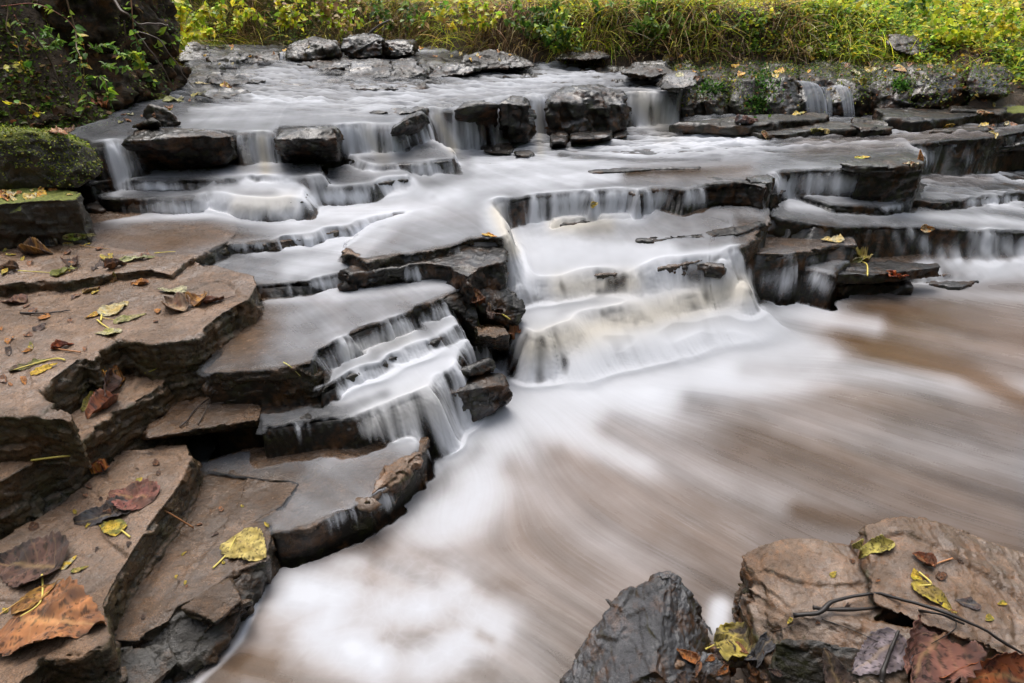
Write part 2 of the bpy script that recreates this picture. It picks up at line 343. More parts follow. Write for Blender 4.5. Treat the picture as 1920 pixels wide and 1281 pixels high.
# ------------------------------------------------------------------ the terraces of the stream, traced level by level
# key: (outline, height, wet depth or None, throw)   throw: large = water clings, small = water leaps out
U0 = [(200, 262, .645), (1200, 182, .60), (800, 105, .70)]
PZ = [(0, 531, .425), (419, 457, .395), (130, 420, .425)]
LV = {
 'D': ([(385,885),(375,868),(430,850),(520,835),(660,820),(800,820),(792,845),(775,870),(740,900),(690,940),(640,962),(601,976),(578,988),(513,1000),(506,986),(476,979),(530,952),(562,907)], .09, .006, 200),
 'E2': ([(490,799),(584,786),(640,780),(660,779),(717,764),(761,749),(804,732),(806,712),(850,690),(870,640),(800,600),(640,680),(480,740)], .19, .006, 45),
 'E3': ([(600,735),(643,709),(714,679),(760,655),(814,635),(850,610),(860,560),(700,590),(600,650)], .24, .005, 60),
 'V': ([(384,697),(383,695),(409,668),(433,621),(466,610),(487,575),(487,540),(585,530),(710,520),(850,510),(880,530),(872,536),(828,558),(775,574),(771,581),(741,592),(707,605),(667,622),(640,632),(592,656),(584,680),(503,690),(460,693)], .305, .007, 55),
 'W': ([(330,520),(372,480),(419,465),(530,455),(640,435),(754,412),(765,470),(705,495),(695,508),(640,515),(584,527),(530,532),(487,534),(440,525)], .35, .007, 80),
 'X2': ([(690,487),(740,476),(790,472),(845,460),(880,447),(948,447),(952,430),(937,405),(915,390),(830,380),(700,425),(640,470)], .40, .007, 90),
 'Pl': ([(110,448),(200,462),(300,480),(372,477),(419,459),(450,440),(450,400),(300,395),(150,425)], PZ, .006, 120),
 'P': ([(380,470),(419,457),(530,452),(600,440),(640,431),(684,417),(754,403),(800,395),(910,392),(960,360),(900,335),(600,345),(300,365),(170,385),(200,410),(380,420)], .39, .007, 120),
 'C1': ([(969,540),(996,531),(1060,524),(1110,516),(1184,514),(1220,500),(1280,494),(1354,497),(1385,470),(1300,440),(1100,430),(960,460)], .24, .008, 50),
 'C0': ([(955,520),(948,450),(915,392),(1000,385),(1440,390),(1440,420),(1380,470),(1300,490),(1184,510),(1060,520),(960,535)], [(1000,510,.25),(1250,500,.25),(1200,400,.33)], .008, 80),
 'C0a': ([(949,389),(1019,381),(1030,375),(1090,380),(1110,365),(940,360)], .37, .006, 90),
 'C0b': ([(1039,422),(1103,413),(1137,410),(1207,410),(1215,395),(1040,400)], .33, .006, 90),
 'C2': ([(1000,628),(1066,608),(1073,595),(1116,581),(1163,581),(1227,564),(1280,555),(1324,542),(1370,530),(1395,545),(1390,500),(1184,510),(960,535),(950,600)], .15, .012, 22),
 'C3': ([(1090,690),(1106,675),(1143,662),(1200,655),(1280,645),(1290,638),(1320,625),(1364,615),(1400,640),(1468,634),(1490,645),(1400,570),(1200,590),(1030,640)], [(1100,680,.055),(1300,640,.045),(1480,640,.008)], .01, 10),
 'G': ([(1380,474),(1468,477),(1522,469),(1558,457),(1605,457),(1600,448),(1552,425),(1500,415),(1430,400),(1380,405),(1290,425),(1200,450),(1280,465)], .21, .004, 120),
 'G2': ([(1362,470),(1385,505),(1420,502),(1460,499),(1500,500),(1563,515),(1572,500),(1600,480),(1620,460),(1600,450),(1400,460)], .14, .005, 90),
 'R0': ([(1590,472),(1680,462),(1780,472),(1860,462),(1960,456),(2150,455),(2150,515),(1960,520),(1833,524),(1730,512),(1700,500),(1610,492)], [(1700,470,.10),(1900,460,.065),(1850,515,.02)], .006, 60),
 'Df': ([(1552,425),(1590,424),(1673,427),(1740,426),(1817,433),(1960,438),(2150,440),(2150,360),(1700,370),(1450,380),(1440,405)], [(1590,424,.255),(1900,437,.16),(1650,375,.25)], .006, 110),
 'D1': ([(1560,385),(1636,389),(1680,385),(1716,374),(1760,379),(1830,371),(1918,361),(2150,350),(2150,285),(1700,290),(1440,350)], [(1640,388,.285),(1918,361,.205),(1650,330,.28)], .006, 110),
 'E': ([(1080,361),(1108,367),(1120,360),(1177,357),(1196,364),(1216,355),(1250,352),(1284,358),(1330,348),(1380,344),(1407,337),(1448,338),(1450,325),(1490,322),(1560,318),(1616,319),(1726,317),(1735,290),(1700,273),(1780,263),(1822,262),(1900,250),(2000,230),(1900,215),(1250,200),(850,240),(700,300),(760,350),(900,385),(950,375)], .425, .008, 110),
 'Ex': ([(1822,263),(1850,272),(1920,270),(2100,265),(2100,222),(1826,236)], .34, .006, 110),
 'Er': ([(1850,293),(1920,288),(2100,285),(2100,255),(1830,262)], .26, .005, 120),
 'LL1': ([(190,373),(280,372),(372,370),(380,365),(450,375),(500,380),(570,378),(590,340),(170,340)], .465, .006, 90),
 'LL2': ([(165,345),(200,338),(420,335),(460,330),(486,332),(575,334),(600,330),(600,300),(165,300)], .51, .006, 50),
 'LR1': ([(700,312),(760,308),(800,306),(849,300),(850,285),(780,250),(640,290)], .50, .006, 90),
 'LR2': ([(575,352),(640,352),(680,349),(740,337),(767,336),(768,325),(700,305),(560,325)], .465, .006, 90),
 'U': ([(165,268),(180,270),(240,266),(250,243),(435,247),(445,252),(515,252),(525,240),(640,237),(690,236),(745,236),(750,228),(790,215),(805,207),(850,207),(905,205),(925,190),(960,187),(995,188),(1030,180),(1060,170),(1130,168),(1170,180),(1225,180),(1270,181),(1290,150),(1260,120),(1130,95),(380,85),(330,150),(200,225),(120,245)], U0, .006, 75),
}
# ------------------------------------------------------------------ rock slabs and ledges (every one a thing)
slab('rock_slab', 'wet brown slab carrying the large spotted brown leaf, beside the foam pool', [(-420,1150),(0,1015),(113,941),(180,892),(225,850),(300,836),(349,832),(357,858),(327,924),(278,992),(229,1063),(197,1127),(193,1206),(150,1225),(75,1225),(52,1262),(20,1300),(-420,1420)], .17, .22, under=.03)
slab('rock_slab', 'wet tapering slab with a pale yellow leaf at its edge above the foam', [(150,1200),(250,1000),(340,860),(385,880),(430,860),(570,880),(562,905),(530,950),(475,978),(505,985),(508,1014),(498,1050),(440,1072),(425,1085),(392,1112),(330,1142),(318,1165),(240,1200)], .085, .15, mat='ledge_wet', under=.02)
slab('rock_slab', 'cracked thin flagstone under a film of running water beside the pool edge', LV['D'][0], .09, .12, mat='ledge_wet')
boulder('broken_rock', 'broken black angular rock at the foot of the tapering slab by the foam', [[(200,1215,.06),(318,1165,.075),(400,1110,.075),(430,1088,.08),(492,1062,.06),(497,1068,-.05),(485,1140,-.04),(455,1195,-.03),(380,1255,-.03),(345,1300,-.03),(200,1320,.0),(200,1320,-.1),(380,1100,-.1),(440,1180,.035),(330,1250,.03)]], 'black_mossy', cat='rock', fac=1.5)
boulder('broken_rock', 'small pointed rock chip wedged in the broken face above the foam', [[(395,1105,.1),(430,1085,.1),(455,1125,.085),(405,1170,.08),(350,1160,.08),(340,1140,.1),(400,1180,.02),(360,1120,.0),(440,1110,.0)]], 'ledge_wet', cat='rock', vox=.0028)
boulder('broken_rock', 'flat grey chip of rock leaning on the lower broken face', [[(400,1165,.07),(470,1125,.075),(478,1135,.05),(440,1160,.045),(380,1190,.05),(400,1200,.0),(470,1150,.0),(400,1120,.0)]], 'ledge_wet', cat='rock', vox=.0028)
boulder('broken_rock', 'green stained block at the bottom of the picture below the tapering slab', [[(225,1215,.085),(320,1205,.07),(340,1240,.055),(300,1290,.04),(240,1320,.06),(190,1310,.06),(225,1230,-.08),(320,1240,-.08),(240,1330,-.05)]], 'black_mossy', cat='rock', vox=.003)
slab('rock_slab', 'long dark faced slab, second step up from the brown leaf', [(-420,1000),(0,905),(71,864),(109,849),(176,800),(198,787),(215,772),(268,745),(312,715),(322,700),(240,670),(120,700),(0,780),(-420,860)], .28, .2, under=.02)
boulder('rock_slab', 'small flat wedge of brown rock in the dark recess under the ledge', [[(268,823,.205),(336,812,.2),(372,803,.205),(443,789,.205),(489,786,.2),(493,765,.2),(484,746,.205),(369,748,.215),(290,755,.21),(268,830,.12),(443,800,.14),(490,798,.15),(484,750,.14),(300,750,.12)]], 'ledge_wet', cat='rock slab')
slab('rock_slab', 'broad sandy slab strewn with leaves, third step up', [(-480,880),(0,758),(70,735),(100,712),(151,672),(178,678),(183,662),(215,635),(250,640),(289,643),(330,640),(369,631),(379,615),(419,585),(466,558),(483,534),(478,517),(420,505),(360,490),(200,480),(-480,480)], .385, .24, under=-.01)
slab('rock_slab', 'small grey topped block with a mossy patch at the left picture edge', [(-60,762),(20,743),(60,735),(98,757),(130,777),(132,788),(60,783),(0,784),(-60,790)], .39, .13)
slab('rock_slab', 'thin upper sandy slab with yellow leaf litter beside the brown shallows', [(-480,570),(0,531),(67,524),(144,524),(201,511),(282,504),(322,515),(350,490),(372,475),(419,457),(450,430),(430,395),(170,395),(-480,400)], PZ, .09)
slab('rock_ledge', 'flat washed shelf between the left falls and the centre of the stream', LV['P'][0], .39, .06, top_amp=.35, mat='ledge_wet', cat='rock ledge')
slab('rock_slab', 'wide water washed ledge stepping off beside the broad sandy slab', LV['V'][0], .305, .12, top_amp=.4, mat='ledge_wet')
slab('rock_ledge', 'curved dark ledge beneath the long lower fall', LV['E2'][0], .19, .12, mat='black', cat='rock ledge')
slab('rock_ledge', 'narrow black step between the two curved falls', LV['E3'][0], .24, .1, mat='black', cat='rock ledge')
slab('rock_ledge', 'low ledge at the head of the wide washed shelf', LV['W'][0], .35, .08, top_amp=.35, mat='black', cat='rock ledge')
slab('rock_ledge', 'brown nosed ledge with a yellow leaf at its tip, centre of the stream', LV['X2'][0], .40, .12, top_amp=.35, mat='ledge_wet', cat='rock ledge', fac=1.3)
slab('rock_ledge', 'broken dark shelf under the brown nosed ledge', [(640,512),(705,503),(760,497),(800,492),(850,500),(875,515),(900,500),(950,490),(948,450),(700,480)], .37, .1, mat='black', cat='rock ledge', fac=1.5)
boulder('broken_rock', 'square block with a pinkish top beside the trapped brown leaves', [[(893,612,.215),(948,614,.21),(955,628,.2),(925,634,.2),(898,630,.2),(890,650,.1),(955,655,.1),(957,662,0),(900,665,0),(935,600,0)]], 'ledge_wet', cat='rock', vox=.004)
boulder('broken_rock', 'black jagged block under the fall at the shelf corner', [[(828,560,.3),(872,537,.3),(890,545,.29),(900,600,.22),(890,615,.2),(840,600,.2),(830,580,.22),(840,640,.1),(900,650,.1),(880,560,.1)]], 'black', cat='rock', vox=.004)
boulder('broken_rock', 'dark debris block behind the trapped brown leaves', [[(880,545,.3),(925,520,.3),(960,540,.27),(985,580,.22),(970,610,.18),(905,585,.23),(990,640,.0),(900,650,.0),(930,560,.1)]], 'black', cat='rock', vox=.004, fac=1.5)
boulder('broken_rock', 'rounded dark block half veiled by the lower fall', [[(800,745,.14),(870,735,.13),(942,702,.13),(956,722,.115),(958,750,.04),(890,790,.02),(820,800,.02),(800,800,-.05),(950,770,-.05),(880,700,-.05),(860,690,.13)]], 'black', cat='rock', vox=.004)
boulder('broken_rock', 'small dark block in the spray above the rounded one', [[(850,700,.17),(875,690,.17),(918,674,.17),(922,695,.14),(880,712,.13),(850,720,.1),(920,710,.0),(860,720,.0),(900,670,.0)]], 'black', cat='rock', vox=.004)
boulder('broken_rock', 'rough reddish rock lip beside the cracked flagstone', [[(690,937,.1),(702,903,.11),(735,880,.115),(745,857,.115),(790,845,.11),(778,872,.09),(752,905,.07),(700,955,.06),(690,960,-.05),(790,900,-.05),(730,880,-.05)]], 'tan', cat='rock', vox=.0035, fac=2.2, strata=2)
for key, lab, th, mt in [('C1', 'upper of the two pale curved steps in the central cascade', .1, 'ledge_wet'), ('C0', 'sloping washed bed rock below the middle pool', .1, 'ledge_wet'), ('C2', 'widest curved step of the central cascade, under cream water', .15, 'ledge_wet'), ('C3', 'lowest foaming step where the central cascade enters the pool', .09, 'black'),
                         ('C0a', 'small ledge at the top of the central chute', .06, 'black'), ('C0b', 'short cream washed step below the middle pool', .06, 'black'),
                         ('G', 'olive brown slab under clear water with a black front edge', .035, 'ledge_wet'), ('G2', 'black stepped ledge under the olive brown slab', .07, 'black'), ('R0', 'washed sloping shelf between the long right ledge and the brown pool', .04, 'ledge_wet'),
                         ('Df', 'long black ledge across the right side above the pool', .1, 'black'), ('D1', 'thin curved ledge right of the square black block', .05, 'black'),
                         ('E', 'wide middle shelf that holds the middle pool', .13, 'black'), ('Er', 'low ledge at the right edge above the small curved fall', .03, 'black'), ('Ex', 'shallow shelf of brown water at the right edge below the mossy slabs', .05, 'black'),
                         ('LL1', 'lower of two small steps under the left boulder', .09, 'black'), ('LL2', 'upper of two small steps under the left boulder', .06, 'black'),
                         ('LR1', 'rounded step with thin falls left of the main drop', .09, 'black'), ('LR2', 'small stepped ledge between the left falls', .05, 'black')]:
    slab('rock_ledge', lab, LV[key][0], LV[key][1], th, mat=mt, cat='rock ledge', top_amp=.35, **({'vox': .009} if key in ('Df', 'D1', 'E') else {}))
slab('rock_ledge', 'flat black slab tip under the yellow leaf at the pool edge', [(1565,512),(1640,514),(1693,510),(1766,500),(1760,492),(1640,488),(1565,493)], .115, .05, mat='black', cat='rock ledge')
slab('rock_ledge', 'lowest flat slab with a red leaf above the brown pool', [(1490,515),(1572,533),(1640,536),(1709,535),(1708,525),(1690,512),(1580,500)], .045, .07, mat='black', cat='rock ledge')
slab('rock_ledge', 'thin pointed flake of rock at the edge of the brown pool', [(1700,520),(1740,530),(1803,537),(1835,524),(1800,512),(1720,505)], .02, .05, mat='black', cat='rock ledge')
slab('rock_block', 'square cut black block at the end of the middle shelf', [(1612,322),(1660,319),(1728,316),(1736,292),(1700,285),(1600,300)], .435, .17, mat='black', cat='rock', fac=.6)
slab('rock_ledge', 'thin dark flake breaking the surface of the middle pool', [(1100,325),(1177,322),(1235,318),(1312,316),(1312,312),(1150,316),(1100,320)], .437, .02, mat='black', cat='rock ledge')
slab('rock_ledge', 'thin dark edged slab in the wash above the olive brown slab', [(1195,452),(1262,446),(1330,443),(1395,437),(1436,418),(1425,412),(1300,436),(1195,446)], [(1000,510,.262),(1250,500,.262),(1200,400,.34)], .02, mat='black', cat='rock ledge')
slab('rock_ledge', 'thin flat flake between the black overhang and the olive brown slab', [(1440,404),(1500,402),(1556,409),(1545,415),(1480,414),(1440,410)], .272, .03, mat='black', cat='rock ledge')
slab('rock_block', 'small stepped block under the dark lump at the end of the shelf', [(1440,362),(1474,362),(1476,352),(1436,350)], .36, .08, mat='black', cat='rock')
slab('rock_ledge', 'short dark ledge with a thin white fringe at the top of the central chute', [(1020,383),(1093,388),(1098,378),(1030,372)], .375, .04, mat='black', cat='rock ledge')
slab('rock_ledge', 'short broken ledge at the right shoulder of the central cascade', [(1276,498),(1318,495),(1356,500),(1362,488),(1280,486)], .25, .05, mat='black', cat='rock ledge')
slab('rock_block', 'thin leaf covered slab lying on the square black block', [(1575,306),(1600,312),(1700,313),(1733,306),(1722,296),(1600,297)], .46, .03, mat='black_mossy', cat='rock')
slab('rock_block', 'dark lump at the left end of the small shelf fall', [(1405,338),(1448,340),(1452,328),(1430,325),(1400,330)], .445, .09, mat='black', cat='rock')
slab('rock_block', 'black overhanging block at the foot of the middle shelf', [(1300,350),(1345,346),(1385,344),(1412,347),(1436,352),(1442,340),(1300,332)], .43, .15, mat='black', cat='rock')
slab('rock_ledge', 'thin mossy slab with yellow leaves behind the middle pool', [(1421,234),(1480,225),(1555,219),(1550,212),(1400,215),(1300,228),(1250,232),(1380,236)], .50, .05, mat='black_mossy', cat='rock ledge')
slab('rock_ledge', 'long low black ledge at the back of the middle pool', [(1431,250),(1475,251),(1520,242),(1600,243),(1616,242),(1618,238),(1560,228),(1420,234),(1280,232),(1280,240),(1375,238)], .465, .05, mat='black_mossy', cat='rock ledge')
slab('rock_ledge', 'wet rounded ledge spilling a small fall at the end of the middle pool', [(1616,244),(1650,243),(1680,238),(1660,226),(1600,222),(1590,234)], .475, .06, mat='black', cat='rock ledge')
slab('rock_ledge', 'leaf scattered black ledge near the right bank', [(1740,246),(1800,247),(1868,243),(1872,232),(1800,232),(1745,236)], .445, .07, mat='black_mossy', cat='rock ledge')
slab('rock_ledge', 'flat ledge at the right edge behind the small curved fall', [(1850,275),(1920,272),(2050,270),(2050,258),(1860,264)], .365, .04, mat='black', cat='rock ledge')
# boulders of the main drop
ML = [(-80,262,.73),(0,248,.74),(60,246,.75),(120,256,.73),(168,282,.675),(184,308,.63),(186,328,.60),(150,352,.575),(80,356,.57),(-80,356,.57),(-80,240,.66),(0,240,.68),(120,250,.66),(170,275,.6),(100,330,.35),(-80,330,.35)]
boulder('mossy_boulder', 'large green mossy boulder at the left edge beside the first fall', [ML], 'mossy', vox=.008)
slab('rock_slab', 'mossy square edged slab under the green boulder', [(-80,392),(60,378),(140,372),(146,362),(100,345),(-80,340)], .57, .2, mat='mossy', vox=.006)
boulder('rock_block', 'small dark wet block at the foot of the first left fall', [[(150,385,.45),(185,375,.45),(200,395,.43),(175,410,.4),(140,405,.4),(150,430,.3),(200,410,.3),(180,380,.3)]], 'black', cat='rock')
boulder('boulder', 'broad black boulder between the first and second falls', [[(240,262,.665),(262,247,.665),(330,242,.67),(400,245,.67),(436,256,.655),(440,285,.59),(420,308,.54),(340,322,.50),(262,318,.52),(242,300,.55),(250,320,.4),(440,318,.42),(440,240,.5),(250,235,.5)]], 'black', fac=1.6)
boulder('boulder', 'glossy black boulder right of the second fall', [[(513,262,.65),(530,245,.66),(580,240,.67),(628,242,.66),(636,262,.63),(634,300,.53),(590,308,.5),(545,314,.48),(518,300,.52),(530,320,.38),(635,310,.4),(630,235,.5),(520,240,.5)]], 'black', fac=1.6)
boulder('boulder', 'narrow wet rock shoulder at the end of the curtain fall', [[(735,240,.645),(760,222,.66),(790,210,.66),(800,225,.62),(795,240,.58),(760,262,.54),(735,262,.55),(750,280,.4),(800,250,.4),(790,205,.4)]], 'black')
boulder('boulder', 'rounded rock hump above the left of the main drop', [[(850,207,.645),(870,193,.67),(905,190,.675),(935,195,.66),(930,215,.6),(900,212,.62),(860,215,.6),(860,270,.4),(930,270,.4),(920,185,.4)]], 'black')
boulder('boulder', 'tall brown black rock pillar in the middle of the main drop', [[(945,195,.645),(960,182,.665),(985,184,.66),(996,200,.64),(996,240,.52),(985,268,.45),(955,268,.45),(946,230,.55),(950,280,.38),(995,280,.38),(990,180,.4),(950,180,.4)]], 'black', fac=1.8)
boulder('boulder', 'broad glistening black rock face right of the main drop', [[(1030,190,.63),(1060,166,.66),(1110,161,.67),(1160,172,.645),(1176,195,.60),(1177,235,.48),(1145,250,.45),(1090,252,.45),(1032,255,.45),(1030,262,.38),(1177,250,.4),(1170,160,.4),(1035,165,.4)], [(1060,175,.65),(1095,166,.68),(1130,168,.67),(1138,200,.60),(1142,245,.46),(1085,248,.45),(1070,215,.55),(1110,180,.3)]], 'black', fac=2.0)
for pts, lab in [([(903,278),(955,276),(964,285),(958,295),(925,293),(905,290)], 'small square block in the spray at the foot of the main drop'), ([(962,291),(995,290),(1006,296),(990,300),(965,299)], 'low wedge of rock lying in the white water below the main drop'),
                 ([(1031,266),(1060,263),(1067,272),(1060,285),(1033,286)], 'square black block left of the two at the foot of the rock face'), ([(1068,268),(1100,264),(1147,262),(1146,275),(1110,280),(1070,280)], 'long black block at the foot of the glistening rock face'), ([(1145,255),(1175,252),(1178,262),(1150,266)], 'small block tucked right of the long one under the rock face')]:
    c = np.mean(pts, 0); top = [(u, v - (18 if lab.startswith(('square', 'long')) else 6), .475 if lab.startswith(('square', 'long')) else .445) for u, v in pts]
    boulder('rock_block', lab, [top + [(u, v, .38) for u, v in pts]], 'black', cat='rock', fac=.7)
# right bank rocks
def lump(u0, u1, vt, vb, y=4.22, back=15.15, n=0):
    r = np.random.default_rng(n); m = (u0 + u1) / 2; w = (u1 - u0) / 2; o = []
    for a_ in (-1, -.6, -.1, .35, .75, 1):
        e_ = abs(a_) ** 3; o += [(m + a_ * w, vb + r.uniform(-5, 3), 10 + y + .12 * e_), (m + a_ * w, (vt * .4 + vb * .6) + r.uniform(-8, 8), 10 + y + .03 + .1 * e_ + r.uniform(-.03, .05)), (m + a_ * w * .95, vt + 14 * e_ + r.uniform(-4, 5), 10 + y + .16 + .1 * e_), (m + a_ * w * .9, 106 + r.uniform(-3, 3) + 8 * e_, back)]
    return o + [(m, vb + 14, 10 + y + .2), (u0, vb, 14.9), (u1, vb, 14.9)]
boulder('bank_rock', 'mossy rounded bank rock beside the widest curtain of the main drop', [lump(1252, 1325, 160, 222, n=1), lump(1305, 1378, 156, 220, n=2)], 'black_mossy', fac=1.6, vox=.010)
boulder('bank_rock', 'dark bank rock with bright green moss patch', [lump(1362, 1440, 150, 220, n=3), lump(1420, 1500, 146, 216, n=4)], 'black_mossy', fac=1.7, vox=.010)
boulder('bank_rock', 'black rock behind the twin small falls', [lump(1488, 1560, 148, 214, 4.3, n=5), lump(1545, 1645, 150, 216, 4.26, n=6), lump(1500, 1590, 132, 170, 4.45, n=15)], 'black', fac=1.7, vox=.010)
boulder('bank_rock', 'long glistening black bank rock left of the mossy right bank', [lump(1630, 1740, 146, 214, 4.2, 15.0, n=7), lump(1700, 1822, 142, 204, 4.15, 14.9, n=8), lump(1650, 1790, 124, 180, 4.4, 15.0, n=9)], 'black', fac=1.9, strata=1.5, vox=.010)
slab('rock_ledge', 'dark shelf rock at the foot of the glistening bank rock', [(1660,222),(1720,226),(1790,222),(1840,214),(1840,195),(1640,205)], .49, .1, mat='black', cat='rock ledge')
slab('rock_ledge', 'moss edged ledge at the corner of the right bank', [(1780,206),(1830,207),(1875,212),(1900,196),(1860,185),(1780,192)], .51, .1, mat='black_mossy', cat='rock ledge')
slab('rock_slab', 'stacked mossy slab at the right edge, upper one', [(1860,208),(1920,212),(2020,218),(2020,190),(1900,188)], .50, .09, mat='mossy', cat='rock slab')
slab('rock_slab', 'stacked mossy slab at the right edge, lower one', [(1870,236),(1920,240),(2020,250),(2020,215),(1880,215)], .42, .09, mat='mossy', cat='rock slab')
boulder('bank_rock', 'dark mossy block above the right corner ledge', [[(1812,150,14.1),(1822,128,14.3),(1880,130,14.3),(1895,150,14.2),(1892,182,14.05),(1815,178,14.05),(1820,112,14.9),(1890,112,14.9),(1850,196,14.2)]], 'black_mossy', fac=1.5)
# rough rocks in the upper stream
for h, lab, mt in [([(458,116,.70),(470,101,.745),(520,100,.745),(530,118,.70),(500,122,.68),(460,122,.68),(490,96,.62)], 'low square rock at the head of the stream, left one', 'black_mossy'),
               ([(535,112,.71),(545,85,.79),(590,72,.83),(630,84,.80),(638,108,.72),(590,115,.70),(540,115,.69),(590,60,.6)], 'largest triangular rock at the head of the stream', 'black_mossy'),
               ([(648,106,.71),(650,72,.82),(690,66,.84),(716,74,.82),(716,104,.72),(680,110,.70),(690,60,.6)], 'upright square block at the head of the stream', 'black'),
               ([(716,103,.71),(718,80,.79),(752,76,.80),(774,80,.79),(776,102,.72),(740,107,.70),(745,66,.6)], 'leaning block beside the upright square one', 'black_mossy'),
               ([(335,118,.70),(340,86,.79),(365,82,.80),(390,92,.77),(402,116,.70),(370,122,.68),(365,75,.6)], 'dark bank block where the stream meets the left bank', 'black_mossy'),
               ([(640,150,.64),(660,122,.70),(700,112,.72),(730,116,.71),(745,140,.66),(700,152,.63),(650,154,.62),(690,105,.5)], 'broken dark rock in the upper stream, left of the pair', 'black'),
               ([(725,150,.64),(735,118,.72),(775,112,.73),(800,135,.68),(808,152,.63),(760,154,.62),(760,105,.5)], 'jagged black rock in the upper stream, right of the pair', 'black'),
               ([(570,140,.66),(600,128,.68),(650,124,.69),(660,136,.66),(610,145,.64),(610,118,.5)], 'flat rock sheet reaching left in the upper stream', 'black'),
               ([(855,132,.67),(870,110,.73),(910,98,.76),(950,104,.74),(1000,118,.70),(1003,126,.68),(930,130,.66),(870,136,.65),(930,88,.5)], 'leaf topped black rock in the middle of the upper stream', 'black_mossy'),
               ([(800,146,.65),(820,126,.69),(870,122,.70),(900,130,.68),(870,142,.65),(820,148,.64),(850,112,.5)], 'low wet rock left of the leaf topped one', 'black'),
               ([(380,168,.64),(400,150,.66),(450,146,.66),(470,158,.64),(440,180,.61),(400,188,.6),(430,140,.5)], 'wet rock hump at the left side of the upper stream', 'black'),
               ([(350,190,.63),(370,178,.65),(420,176,.64),(430,184,.62),(390,192,.60),(400,165,.5)], 'flat wet rock by the left bank of the upper stream', 'black'),
               ([(480,178,.635),(490,158,.665),(540,152,.665),(590,156,.655),(620,168,.63),(560,182,.61),(500,184,.6),(550,145,.5)], 'smooth hump under the little spout in the upper stream', 'black'),
               ([(350,155,.66),(365,125,.71),(410,122,.71),(420,145,.67),(380,162,.64),(390,112,.5)], 'dark rock at the left bank above the stream bend', 'black_mossy'),
               ([(1165,140,.67),(1190,120,.71),(1250,118,.71),(1265,135,.68),(1220,148,.65),(1210,108,.5)], 'mossy low rock on the right side of the upper stream', 'black_mossy'),
               ([(1040,110,.70),(1060,100,.72),(1130,99,.73),(1150,108,.71),(1100,114,.69),(1090,92,.5)], 'small dark rocks below the hanging grass', 'black'),
               ([(1235,168,.64),(1250,140,.69),(1300,138,.70),(1310,160,.66),(1270,175,.62),(1270,128,.5)], 'green tufted rock left of the bank rocks', 'black_mossy')]:
    boulder('stream_rock', lab, [[(u, v, z + .022) for u, v, z in h]], mt, cat='rock', fac=2.4, vox=.008)
UZ = [(200, 262, .657), (1200, 182, .612), (800, 105, .712)]
for pl_, lab in [([(555,119),(640,112),(722,118),(700,128),(600,130)], 'long low dark shelf across the upper stream left of the broken rocks'), ([(395,142),(470,135),(524,142),(482,152),(400,154)], 'low dark shelf near the bend of the upper stream'), ([(640,158),(740,152),(836,157),(760,166),(660,166)], 'flat dark shelf just under the broken rocks of the upper stream'),
                 ([(455,100),(560,93),(566,101),(470,106)], 'thin dark shelf between the head rocks and the left bank'), ([(800,124),(860,117),(884,128),(820,136)], 'small wet shelf left of the leaf topped rock'), ([(352,174),(440,165),(474,172),(400,186)], 'wet shelf stepping down from the left bank block'), ([(386,110),(450,102),(464,112),(400,122)], 'uneven wet shelf beside the left bank block'),
                 ([(1085,124),(1180,112),(1246,118),(1180,132),(1100,134)], 'wide low rock shelf at the right side of the upper stream'), ([(1150,152),(1230,141),(1268,150),(1200,161)], 'low wet shelf above the widest curtain'), ([(940,140),(1010,134),(1040,139),(980,147)], 'small half drowned shelf in the middle of the upper stream'),
                 ([(1290,128),(1380,118),(1440,124),(1400,136),(1300,140)], 'leaf dotted low shelf behind the mossy bank rock'), ([(700,206),(760,199),(800,203),(750,211)], 'half drowned rock just above the left curtains')]:
    slab('stream_rock', lab, pl_, UZ, .06, mat='black_mossy' if 'leaf' in lab or 'right' in lab else 'black', cat='rock shelf', fac=2.2, vox=.009, top_amp=1.6)
# foreground boulders on the right
boulder('boulder', 'upright blue grey pointed boulder in the right foreground pool', [[(1255,1072,.20),(1240,1076,.2),(1165,1112,.165),(1130,1165,.13),(1090,1210,.10),(1050,1281,.06),(1040,1330,.02),(1310,1330,.10),(1338,1200,.05),(1313,1135,.125),(1288,1100,.17),(1260,1180,.16),(1230,1260,.16),(1140,1290,.12),(1040,1330,-.1),(1338,1210,-.1),(1255,1110,-.1)]], 'slate', fac=1.7, ff=.5, vox=.0030)
boulder('boulder', 'large tan streaked boulder with leaves and twigs, bottom right', [
    [(1385,1040,.22),(1438,1015,.24),(1520,1008,.25),(1590,1022,.24),(1640,1060,.24),(1700,1120,.25),(1600,1180,.23),(1480,1150,.22),(1400,1090,.20),(1372,1140,.08),(1375,1160,.0),(1400,1240,-.1),(1700,1240,-.1),(1560,1060,-.1)],
    [(1590,1022,.25),(1620,985,.29),(1690,968,.31),(1735,970,.31),(1780,1000,.28),(1830,1020,.27),(1920,1048,.25),(2050,1090,.24),(2050,1281,.26),(1800,1200,.28),(1640,1130,.26),(1620,1080,-.1),(2050,1200,-.1),(1720,1000,-.1)],
    [(1370,1150,.10),(1400,1100,.2),(1480,1150,.22),(1600,1180,.23),(1800,1200,.27),(2050,1281,.25),(2050,1400,.2),(1500,1400,.12),(1400,1240,.09),(1380,1190,.06),(1400,1300,-.1),(2050,1400,-.1)]], 'tan', fac=1.4, ff=.45, vox=.0032)
boulder('boulder', 'dark moss stained block in front of the tan boulder', [[(1450,1205,.22),(1520,1198,.235),(1535,1212,.23),(1600,1210,.23),(1640,1225,.22),(1640,1310,.18),(1450,1310,.14),(1442,1240,.16),(1450,1320,-.1),(1640,1320,-.1),(1540,1240,-.1)]], 'black_mossy', vox=.003)
